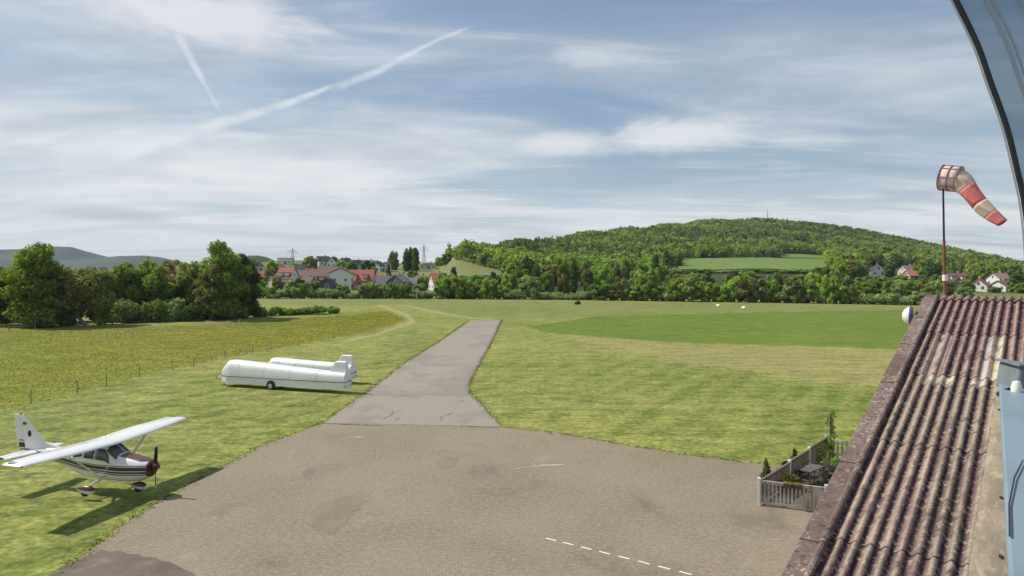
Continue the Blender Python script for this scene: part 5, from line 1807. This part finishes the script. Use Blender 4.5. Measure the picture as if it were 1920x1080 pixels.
# ridge pieces: corrugated caps bent over the ridge
V, F_, C = [], [], []
ws = np.arange(int(7.4 / PITCHW) * 12 + 1) * PITCHW / 12
for k, s in enumerate((-.34, -.2, -.07, 0, .07, .2, .36)):
    up = AMP * np.cos(2 * np.pi * ws / PITCHW) + .045
    y = (-s) * math.cos(SL) * np.ones_like(ws)
    z = HZ - abs(s) * math.sin(SL) + up + (.0 if s else .012)
    V.append(np.stack([ws, y, z], 1))
V = np.concatenate(V)
nc = len(ws)
jj, ii = np.meshgrid(np.arange(6), np.arange(nc - 1), indexing='ij')
a = (jj * nc + ii).ravel()
tone = np.tile((0.8 + .4 * np.random.RandomState(4).rand(nc // 60 + 1)).repeat(60)[:nc], 7)
o = obj('ridge_cap', npmesh('ridge_cap', V, np.stack([a, a + 1, a + nc + 1, a + nc], 1), [M_ROOF], True, cols=np.array((.175, .11, .095))[None] * tone[:, None]), hang)
md = o.modifiers.new('sheet', 'SOLIDIFY')
md.thickness = .008
# verge: flat angle pieces with a roll beside the first wave
M_VERGE = nmat('verge_fibre_cement', (0.195, 0.140, 0.125), [((0.27, 0.205, 0.175), 1.6, .45, .7, .7, (1, 1, 1)), ((0.46, 0.39, 0.32), 12, .56, .64, .85, (1, 1, 1)), ((0.05, 0.036, 0.034), 9, .54, .66, .8, (1, 1, 1)), ((.10, .06, .055), .5, .45, .6, .6, (1, 1, 1))], 0.92, 0.15, bump=(14, 1.0, .03, (1, 1, 1)))
for k, (s0, s1) in enumerate([(-.1, 2.35), (2.25, 4.75), (4.65, 7.5), (7.4, 11.6), (11.5, 14.3), (14.2, 17.6)]):
    m = MB()
    prof = [(-.335, -.16), (-.335, .035), (-.315, .058), (-.06, .058), (-.035, .085), (0.0, .098), (.035, .085), (.055, .04), (.03, .03), (0, .06), (-.05, .035), (-.30, .035), (-.315, -.16)]
    ex = .012
    rings = []
    for i in range(13):
        s = s0 + (s1 - s0) * i / 12
        l = .004 + .02 * i / 12
        rings.append([RP(w, s, u + l) for w, u in prof])
    m.loft(rings)
    m.build('verge_trim', M_VERGE, hang, True)
M_WALL = nmat('rendered_wall', (0.42, 0.40, 0.35), [((0.30, 0.28, 0.24), .5, .5, .7, .6, (1, 1, .4))], .9)
ez = HZ - 17.0 * math.sin(SL)
m = MB()
for x0, x1 in ((-.05, .2), (7.2, 7.45)):
    m.add([(x0, -16.4, 0), (x0, 13.6, 0), (x0, 13.6, HZ - 13.6 * math.tan(SL) - .12), (x0, 0, HZ - .12), (x0, -16.4, HZ - 16.4 * math.tan(SL) - .12),
           (x1, -16.4, 0), (x1, 13.6, 0), (x1, 13.6, HZ - 13.6 * math.tan(SL) - .12), (x1, 0, HZ - .12), (x1, -16.4, HZ - 16.4 * math.tan(SL) - .12)],
          [[0, 1, 2, 3, 4], [9, 8, 7, 6, 5], [0, 5, 6, 1], [1, 6, 7, 2], [2, 7, 8, 3], [3, 8, 9, 4], [4, 9, 5, 0]])
m.build('gable_wall', M_WALL, hang)
m = MB()
for y in (-16.3, 13.5):
    m.box((3.7, y, (HZ - abs(y) * math.tan(SL) - .2) / 2), (6.98, .22, HZ - abs(y) * math.tan(SL) - .2))
m.build('eave_wall', M_WALL, hang)
# rough plastered upstand on the roof's right side
M_UPST = nmat('rough_plaster_upstand', (0.28, 0.235, 0.165), [((0.175, 0.14, 0.105), 2.2, .42, .62, .7, (1, .35, 1)), ((0.40, 0.35, 0.26), 8, .5, .7, .6, (1, .4, 1)), ((0.15, 0.12, 0.085), 13, .6, .7, .7, (1, .5, 1))], .95, .15, bump=(10, .9, .03, (1, .4, 1)))
m = MB()
rings = []
rj = random.Random(3)
for i in range(41):
    s = 6.95 + (17.2 - 6.95) * i / 40
    j = rj.uniform(-.012, .012)
    rings.append([RP(w, s, u) for w, u in ((1.845 + j, -.06), (1.85 + j, .075), (1.875 + j, .095), (2.2, .115 + j), (2.75, .11), (2.76, -.06))])
m.loft(rings)
m.build('plaster_upstand', M_UPST, hang, True)

# the white dome on the gable edge
c = D(1706, 592, 20.7)
t = empty('dome_lamp', c, HA, 'white round dome lamp fixed to the left edge of the hangar roof', 'lamp')
M = Matrix.Rotation(R(-90), 4, 'Y')
MB().lathe([(.005, .20), (.10, .185), (.19, .13), (.25, .05), (.265, 0)], 24, M).build('dome', nmat('white_dome', (0.68, 0.67, 0.60), rough=.35), t, True)
MB().lathe([(.275, 0), (.28, -.02), (.275, -.05)], 24, M).build('rim', nmat('lamp_rim_blue', (0.10, 0.10, 0.25), rough=.4), t, True)
MB().tube([(.05, 0, 0), (.30, 0, -.05), (.42, 0, -.05)], .03, 8).build('bracket', M_STEEL, t)

# ------------------------------------------------------------------ windsock
WD = 28.4
b = D(1772, 553, WD)
top = D(1767.5, 330, WD)
t = empty('windsock_mast', (b.x, b.y, 0), 0, 'windsock mast with a hanging red and white striped sock beside the hangar', 'windsock')
o_ = Vector((b.x, b.y, 0))
rust = nmat('rusty_mast_paint', (0.22, 0.085, 0.040), [((0.12, 0.045, 0.03), 3, .45, .65, .7, (1, 1, .3))], .7)
darkm = nmat('dark_mast_paint', (0.035, 0.022, 0.045), rough=.5)
zs = b.z + (top.z - b.z) * .46
mid = b.lerp(top, .46)
MB().tube([(0, 0, 0), b - o_, mid - o_], [.075, .06, .052], 10).build('lower_pole', rust, t, True)
MB().tube([mid - o_, top - o_ + Vector((0, 0, .42))], [.040, .032], 10).build('upper_pole', darkm, t, True)
MB().lathe([(.10, -.12), (.10, .12)], 12, Matrix.Translation(D(1772, 521, WD) - o_)).build('pole_clamp', M_WHITE, t)
M_SOCKR = nmat('sock_red', (0.56, 0.15, 0.135), [((0.60, 0.30, 0.27), 3, .4, .7, .7, (1, 1, 1))], .8)
M_SOCKW = nmat('sock_white', (0.60, 0.50, 0.38), [((0.50, 0.33, 0.24), 2.5, .45, .7, .6, (1, 1, 1))], .8)
M_SOCKP = nmat('sock_pale_pink', (0.66, 0.42, 0.38), [((0.66, 0.58, 0.50), 2, .4, .6, .7, (1, 1, 1))], .8)
dc0, dc1 = D(1766, 333, WD + .2) - o_, D(1799, 336, WD - .25) - o_
ax = (dc1 - dc0)
Ld = ax.length
Q = ax.normalized().to_track_quat('Z', 'Y').to_matrix().to_4x4()
Md = Matrix.Translation(dc0) @ Q
rad = .49
cage = MB()
for zz in (0, Ld * .5, Ld):
    cage.tube([Md @ Vector((rad * math.cos(a), rad * math.sin(a), zz)) for a in np.linspace(0, 2 * math.pi, 25)], .022, 6, False)
for a in np.linspace(0, 2 * math.pi, 8, False):
    cage.tube([Md @ Vector((rad * math.cos(a), rad * math.sin(a), 0)), Md @ Vector((rad * math.cos(a), rad * math.sin(a), Ld))], .016, 5)
cage.build('cage', nmat('cage_paint', (0.20, 0.15, 0.17), rough=.5), t)
sk = MB()
n = 28
sk.loft([[Md @ Vector(((rad - .025) * math.cos(a), (rad - .025) * math.sin(a), z)) for a in np.linspace(0, 2 * math.pi, n, False)] for z in np.linspace(.01, Ld, 4)], caps=False)
so_ = sk.build('sock_mouth', M_SOCKP, t, True)
md = so_.modifiers.new('cloth', 'SOLIDIFY')
md.thickness = .006
# the hanging tube: bands from the mouth to the tip
e0, e1 = D(1800, 337, WD - .27) - o_, D(1880, 418, WD - 1.3) - o_
bands = [(0, .18, M_SOCKW), (.18, .48, M_SOCKR), (.48, .74, M_SOCKW), (.74, 1.0, M_SOCKR)]
kk = random.Random(4)
for a0, a1, mt in bands:
    sk = MB()
    rings = []
    for f in np.linspace(a0, a1, 8):
        c = e0.lerp(e1, f) + Vector((0, 0, -.16 * math.sin(math.pi * f) + .10 * math.sin(math.pi * min(1, f * 2)) * .5))
        r = .46 * (1 - f) ** 1.6 * .35 + .21 + .10 * (1 - f)
        if f < .08:
            r = .44 - (.44 - r) * f / .08
        tdir = (e1 - e0).normalized()
        tdir = (tdir * (1 if f > .1 else f / .1) + ax.normalized() * max(0, 1 - f / .1)).normalized()
        q = tdir.to_track_quat('Z', 'Y')
        rings.append([c + q @ Vector(((r * (1 + .10 * math.sin(3 * a + f * 9) + .05 * math.sin(7 * a + f * 20))) * math.cos(a), (r * (.9 + .10 * math.sin(2 * a + f * 7))) * math.sin(a), 0)) for a in np.linspace(0, 2 * math.pi, 24, False)])
    sk.loft(rings, caps=False)
    o = sk.build('sock_band', mt, t, True)
    md = o.modifiers.new('cloth', 'SOLIDIFY')
    md.thickness = .006

# ------------------------------------------------------------------ fenced terrace beside the hangar
M_PICKB = nmat('brown_grey_pickets', (0.17, 0.140, 0.115), [((0.10, 0.08, 0.065), 3, .42, .68, .8, (1, 1, .25))], .9, .15)
M_PICK = nmat('weathered_pickets', (0.42, 0.385, 0.335), [((0.17, 0.145, 0.12), 3, .42, .68, .8, (1, 1, .25)), ((0.42, 0.40, 0.36), 6, .5, .7, .6, (1, 1, .3))], .9, .15)
M_POSTWH = nmat('white_painted_post', (0.64, 0.63, 0.58), [((0.45, 0.42, 0.37), 3, .5, .7, .6, (1, 1, .3))], .7)
M_FURN = nmat('dark_wicker', (0.055, 0.043, 0.040), [((0.11, 0.09, 0.08), 20, .4, .7, .7, (1, 1, .4))], .85, bump=(40, .6, .01, (1, 1, .3)))
M_TOP = nmat('grey_table_top', (0.10, 0.09, 0.083), [((0.24, 0.22, 0.20), 4, .45, .7, .6, (1, .2, 1))], .6)
M_POT = nmat('pot_dark', (0.10, 0.075, 0.06), rough=.7)
M_SLAB = nmat('terrace_slabs', (0.12, 0.105, 0.085), [((0.07, 0.06, 0.05), 2, .45, .65, .7, (1, 1, 1))], .9, world=True)
FL, FRt, BL, BR = G(1423, 948), G(1549, 963), G(1549, 862), G(1625, 868)


def picket_panel(name, a, b, h, label, turned, posts, rail=True):
    v = b - a
    L = v.length
    t = empty(name, a, math.atan2(v.y, v.x), label, 'fence', 'fence panels round the terrace')
    n = max(3, int(L / (.155 if turned else .12)))
    pm = M_PICK if turned else M_PICKB
    for z in (.16, h - .06):
        MB().box((L / 2, 0, z), (L, .06, .10)).build('rail', pm, t)
    if rail:
        MB().box((L / 2, 0, h + .01), (L, .11, .035)).build('cap_rail', pm, t)
    for k in range(n):
        x = L * (k + .5) / n
        m = MB()
        if turned:                                         # flat-sawn balusters with a waist and belly
            pr = [(.030, .21), (.052, .28), (.058, .38), (.034, .52), (.026, .62), (.046, .74), (.040, .84), (.030, h - .11)]
            poly = [(x + w, z) for w, z in pr] + [(x - w, z) for w, z in pr[::-1]]
            m.prism(poly, -.015, .015)
        else:
            m.box((x, 0, (h + .1) / 2), (.075, .022, h - .18))
        m.build('picket', pm, t)
    for x in posts:
        p = MB().box((x * L, 0, (h + .10) / 2), (.13, .13, h + .10))
        po = p.build('post', M_POSTWH, t, bevel=.01)
        MB().box((x * L, 0, h + .12), (.16, .16, .04), taper=.8).build('post_cap', M_POSTWH, po)
    return t


picket_panel('picket_fence', FL, FRt, 1.10, 'front picket fence of the terrace with sawn balusters and two yellow flower boxes', True, (0, 1))
segs = [FL, FL.lerp(BL, .40), FL.lerp(BL, .70), BL]
for k in range(3):
    a, b = segs[k], segs[k + 1]
    picket_panel('picket_fence', a + (b - a) * .02, b, 1.08 + .06 * k, ('side picket fence panel nearest to the front corner conifer', 'middle panel of the side picket fence behind the garden table', 'rear panel of the side picket fence beside the climbing trellis')[k], False, (1,))
t = empty('rail_fence', BL, math.atan2((BR - BL).y, (BR - BL).x), 'back fence of the terrace with two pale rails under the roof edge', 'fence', 'fence panels round the terrace')
L = (BR - BL).length
for z in (.35, .95):
    MB().box((L / 2, -.05, z), (L, .04, .14)).build('rail', M_POSTWH, t)
for k in range(9):
    MB().box((.12 + (L - .2) * k / 8, 0, .55), (.09, .03, 1.05)).build('picket', M_PICK, t)
sheet('terrace', [(FL.x + .2, FL.y + .3), (FRt.x - .2, FRt.y + .2), (FRt.x + 2.6, FRt.y + 3.1), (FRt.x - .1, FRt.y + 4.9)], .010, M_SLAB, px=False)


def chair(p, rz, label):
    t = empty('garden_chair', p, rz, label, 'chair', 'dark garden chairs on the terrace')
    MB().box((0, 0, .42), (.52, .50, .08)).build('seat', M_FURN, t, bevel=.02)
    m = MB()
    m.loft([[Vector((x, .22 + .05 * z + (.05 if i else 0), .42 + z)) for x, i in ((-.26, 0), (.26, 0), (.24, 1), (-.24, 1))] for z in (0, .30, .50)])
    m.build('backrest', M_FURN, t)
    for s in (-1, 1):
        MB().tube([(s * .25, -.22, .40), (s * .26, -.22, .62), (s * .26, .24, .64)], .025, 6).build('armrest', M_FURN, t)
        for y in (-.21, .22):
            MB().tube([(s * .23, y, .40), (s * .25, y * 1.08, 0)], .022, 6).build('leg', M_FURN, t)
    return t


tp = G(1517, 905)
t = empty('garden_table', tp, .75, 'long garden table with a grey top on the terrace', 'table')
MB().box((0, 0, .73), (1.5, .8, .045)).build('table_top', M_TOP, t, bevel=.01)
for s in (-1, 1):
    for q in (-1, 1):
        MB().box((s * .76, q * .38, .35), (.07, .07, .70)).build('leg', M_FURN, t)
ca, sa = math.cos(.75), math.sin(.75)
for k, (lx, ly, rz, lab) in enumerate(((-.45, -.75, math.pi, 'dark chair at the near left long side of the garden table'), (.45, -.75, math.pi, 'dark chair at the near right long side of the garden table'), (-.45, .78, 0, 'dark chair behind the garden table, the left one'), (.45, .78, 0, 'dark chair behind the garden table, the right one'))):
    chair(tp + Vector((lx * ca - ly * sa, lx * sa + ly * ca, 0)), .75 + rz, lab)
chair(G(1540, 895), -1.4, 'dark chair standing alone between the table and the parasol base')
bp = G(1556, 912)
t = empty('parasol_base', bp, 0, 'round dark stand with a short pole right of the garden table', 'stand')
MB().lathe([(.38, 0), (.38, .06), (.10, .12)], 20).build('base', M_FURN, t)
MB().tube([(0, 0, .1), (0, 0, 1.05)], .035, 8).build('pole', M_FURN, t)
MB().lathe([(.33, .62), (.35, .66), (.05, .70)], 18).build('tray', M_FURN, t)
bn = G(1478, 921)
t = empty('planter_bench', bn, .5, 'low dark planter with a red flowering plant inside the front fence', 'planter')
MB().box((0, 0, .30), (1.0, .45, .55)).build('box', M_FURN, t, bevel=.02)
rsn = np.random.RandomState(3)
for nm, colr, nn, up in (('leaves', GREEN, 260, .62), ('blossom', (0.35, 0.06, 0.05), 25, .78)):
    V, F_, C = crown_arrays(rsn, [(-.2, 0, up, .30, .24, .20), (.2, 0, up, .30, .24, .18)], nn, .06, colr)
    obj(nm, npmesh(nm, V, F_, [M_LEAF], cols=C), t)


def flower_box(p, rz, label):
    t = empty('flower_box', p, rz, label, 'flower box', 'flower boxes on the front fence')
    MB().box((0, 0, 0), (.42, .18, .16)).build('box', M_FURN, t, bevel=.01)
    V, F_, C = crown_arrays(rsn, [(0, 0, .11, .20, .08, .07)], 110, .04, (0.45, 0.40, 0.06))
    obj('blossom', npmesh('blossom', V, F_, [M_LEAF], cols=C), t)


fv = (FRt - FL)
fr = math.atan2(fv.y, fv.x)
flower_box(FL.lerp(FRt, .43) + Vector((0, -.13, 1.06)), fr, 'left box of yellow flowers hung on the front picket fence')
flower_box(FL.lerp(FRt, .56) + Vector((0, -.13, 1.06)), fr, 'right box of yellow flowers hung on the front picket fence')
for (x, y, h, w, lab) in ((1436, 917, 1.15, .55, 'small potted conifer inside the front left fence corner'), (1490, 884, .85, .42, 'small potted conifer behind the middle side fence panel')):
    p = G(x, y)
    t = empty('potted_conifer', p, 0, lab, 'plant', 'potted conifers on the terrace')
    MB().lathe([(.16, 0), (.24, .42), (.26, .45), (.2, .45)], 14).build('pot', M_POT, t)
    rsk = np.random.RandomState(int(x))
    V, F_, C = crown_arrays(rsk, [(a, b, c + .4, d, e, f) for a, b, c, d, e, f in lobes_for(rsk, 'cone', h, w)], 900, .055, DARK)
    obj('foliage', npmesh('foliage', V, F_, [M_LEAF], cols=C), t)
p = G(1556, 864)
t = empty('climbing_plant', p, 0, 'tall thin climbing plant on a trellis at the rear fence corner', 'plant')
hh = (864 - 768) / FX * p.y
tr = MB()
for s in (-1, 1):
    for q in (-1, 1):
        tr.tube([(s * .22, q * .22, 0), (s * .07, q * .07, hh * .96)], .022, 5)
for z in np.arange(.3, hh * .95, .38):
    k = .22 - .15 * z / hh
    tr.tube([(-k, -k, z), (k, -k, z), (k, k, z), (-k, k, z), (-k, -k, z)], .014, 4)
tr.build('trellis', M_PICK, t)
rsk = np.random.RandomState(9)
V, F_, C = crown_arrays(rsk, [(rsk.uniform(-.12, .12), rsk.uniform(-.12, .12), z, .24 - .05 * z / hh, .24 - .05 * z / hh, .16) for z in np.arange(.15, hh, .21)], 900, .07, GREEN, shell=(.3, 1.1))
obj('foliage', npmesh('foliage', V, F_, [M_LEAF], cols=C), t)
for x, y, h, w, c, lab in ((1503, 893, 1.0, .9, GREEN, 'leafy green garden shrub behind the table against the side fence'), (1530, 872, 1.2, 1.0, OLIVE, 'olive garden shrub at the rear of the side fence'), (1462, 908, .8, .7, DARK, 'dark little garden shrub beside the front corner conifer'), (1572, 884, .8, .9, GREEN, 'low green garden shrub before the back rails')):
    make_tree('garden_shrub', G(x, y), 'bush', h, w, 700, .06, c, lab, 'shrub')
p = G(1596, 868)
t = empty('flowering_plant', p, 0, 'pink flowering plant beside the roof edge at the back fence', 'plant')
V, F_, C = crown_arrays(rsk, [(0, 0, .5, .3, .3, .5)], 300, .07, GREEN)
obj('foliage', npmesh('foliage', V, F_, [M_LEAF], cols=C), t)
V, F_, C = crown_arrays(rsk, [(0, 0, .85, .22, .22, .25)], 80, .07, (.55, .14, .16))
obj('blossom', npmesh('blossom', V, F_, [M_LEAF], cols=C), t)

# ------------------------------------------------------------------ the control tower that carries the camera
M_BLUE = nmat('light_blue_paint', (0.20, 0.27, 0.32), [((0.13, 0.19, 0.24), 3, .45, .7, .6, (1, .3, 1))], .45, .4)
M_GREYBOX = nmat('grey_housing', (0.17, 0.19, 0.21), [((0.11, 0.12, 0.14), 5, .45, .7, .6, (1, 1, 1))], .5)
_m, _t, _p = new_mat('tinted_canopy_glass')
_p.inputs['Base Color'].default_value = (0.16, 0.21, 0.26, 1)
_p.inputs['Roughness'].default_value = .12
_tr = _t.node('ShaderNodeBsdfTransparent')
_tr.inputs['Color'].default_value = (.74, .82, .86, 1)
_mx = _t.node('ShaderNodeMixShader')
_mx.inputs[0].default_value = .30
_t.link(_tr.outputs[0], _mx.inputs[1])
_t.link(_p.outputs[0], _mx.inputs[2])
_t.link(_mx.outputs[0], _m.node_tree.nodes['Material Output'].inputs['Surface'])
M_CANOPY = _m
tower = empty('control_tower', (4.3, 2.6, 0), 0, 'light blue control tower edge with a curved glossy canopy at the right picture edge', 'tower')
TO = Vector((4.3, 2.6, 0))
ZS = CAMH - .62
A, B = G(1873, 718, ZS), G(1897, 1180, ZS)
wid = .42
m = MB()
vs = [A, A + Vector((wid, 0, 0)), B + Vector((wid, 0, 0)), B]
m.add([v - TO for v in vs] + [v - TO - Vector((0, 0, .05)) for v in vs], [[0, 1, 2, 3], [7, 6, 5, 4], [0, 4, 5, 1], [1, 5, 6, 2], [2, 6, 7, 3], [3, 7, 4, 0]])
m.build('window_sill', M_BLUE, tower, bevel=.008)
MB().box((.25, 0, 4.85), (2.6, 2.6, 9.68)).build('wall', WALLS['cream'], tower)
MB().box((.65, -.1, 11.6), (1.6, 2.2, 3.6)).build('upper_wall', M_BLUE, tower)
MB().box((.65, 1.02, 11.4), (1.3, .06, 1.3)).build('window', M_PANE, tower)
MB().tube([G(1918, 868, ZS) - TO + Vector((0, 0, .008)), G(1902, 900, ZS) - TO + Vector((0, 0, .008)), G(1892, 950, ZS) - TO + Vector((0, 0, .006)), G(1893, 1010, ZS) - TO + Vector((0, 0, .006))], .0022, 6).build('cable', M_BLACKP, tower, True)
for x, y in ((1886, 930), (1878, 766), (1888, 1040)):
    c = G(x, y, ZS)
    MB().box(c - TO + Vector((-.012, 0, -.005)), (.005, .014, .008)).build('sill_clip', M_BLACKP, tower, bevel=.004)
# curved canopy sheet with rubber edge, joints and a reflection streak built as beads
edge = [(1672, -260), (1716, -160), (1752, -75), (1787, 0), (1828, 85), (1854, 159), (1883, 240), (1904, 326), (1915, 376), (1923, 440), (1928, 520)]
ep = []
for k in range(41):
    f = k / 40 * (len(edge) - 1)
    i = min(int(f), len(edge) - 2)
    g = f - i
    pm, pa, pb, pq = edge[max(i - 1, 0)], edge[i], edge[i + 1], edge[min(i + 2, len(edge) - 1)]
    q = [0.5 * (2 * pa[j] + (pb[j] - pm[j]) * g + (2 * pm[j] - 5 * pa[j] + 4 * pb[j] - pq[j]) * g * g + (3 * pa[j] - pm[j] - 3 * pb[j] + pq[j]) * g ** 3) for j in (0, 1)]
    ep.append(D(q[0], q[1], 3.5) - TO)
ev = Vector((1.0, -.10, .10))
m = MB()
n = len(ep)
cols_ = 9
vs = [p + ev * (1.9 * j / (cols_ - 1)) + Vector((0, .03 * math.sin(j * 1.3), 0)) for j in range(cols_) for p in ep]
m.add(vs, [[j * n + i, j * n + i + 1, (j + 1) * n + i + 1, (j + 1) * n + i] for j in range(cols_ - 1) for i in range(n - 1)])
cnp = m.build('canopy', M_CANOPY, tower, True)
md = cnp.modifiers.new('thick', 'SOLIDIFY')
md.thickness = .012
MB().tube([p + Vector((.004, -.012, 0)) for p in ep], .013, 8).build('rubber_edge', M_BLACKP, cnp, True)
MB().tube([p + Vector((-.014, -.004, 0)) for p in ep], .004, 8).build('metal_edge', M_METAL, cnp, True)
M_STREAKSEAM = nmat('pale_streak_sealant', (0.22, 0.26, 0.29), rough=.4)
for off_, r_, mt in ((.135, .009, M_STREAKSEAM), (.165, .006, M_STREAKSEAM), (.285, .012, M_STREAKSEAM), (.315, .012, M_BLACKP)):  # the two inner pale beads imitate a reflection streak; the outer ones are joints
    MB().tube([p + ev * off_ + Vector((0, -.006, 0)) for p in ep], r_, 6).build('joint_streak_bead', mt, cnp, True)
for z in (11.0, 12.6):
    MB().tube([(-.15, 0, z), (-.9, .7, z + .1)], .03, 8).build('canopy_bracket', M_METAL, tower)
# floodlight on the far end of the sill
c = D(1909, 712, 3.85)
t = empty('floodlight', c, 0, 'grey floodlight housing with a white lamp at the far end of the blue sill', 'floodlight')
MB().box((.05, 0, .0), (.20, .24, .14), rz=-.2, ry=R(8)).build('housing', M_GREYBOX, t, bevel=.012)
MB().box((.05, -.02, .078), (.23, .27, .014), rz=-.2, ry=R(8)).build('hood', M_GREYBOX, t, bevel=.004)
bl = D(1906, 734, 3.66) - c
MB().lathe([(.003, .055), (.018, .05), (.026, .02), (.024, -.03), (.012, -.05)], 16, Matrix.Translation(bl)).build('lamp', nmat('white_lamp_glass', (.72, .71, .62), rough=.25), t, True)
MB().tube([bl + Vector((0, .05, 0)), bl + Vector((-.02, .10, -.03)), Vector((0, .05, -.1))], .014, 8).build('lamp_holder', M_BLACKP, t)
MB().box((.03, .0, -.105), (.13, .16, .13)).build('bracket', M_BLACKP, t, bevel=.01)
# ------------------------------------------------------------------ the air between here and the far hills
hz = MB()
hz.box((0, 3300, 155), (14000, 7600, 330))
ho = hz.build('haze', None)
hmat = bpy.data.materials.new('haze_air')
hmat.use_nodes = True
hmat.node_tree.nodes.remove(hmat.node_tree.nodes['Principled BSDF'])
pv = hmat.node_tree.nodes.new('ShaderNodeVolumePrincipled')
pv.inputs['Color'].default_value = (0.70, 0.83, 1.0, 1)
pv.inputs['Density'].default_value = 0.00006
hmat.node_tree.links.new(pv.outputs[0], hmat.node_tree.nodes['Material Output'].inputs['Volume'])
ho.data.materials.append(hmat)
setp(ho, kind='stuff')
#@@REST@@
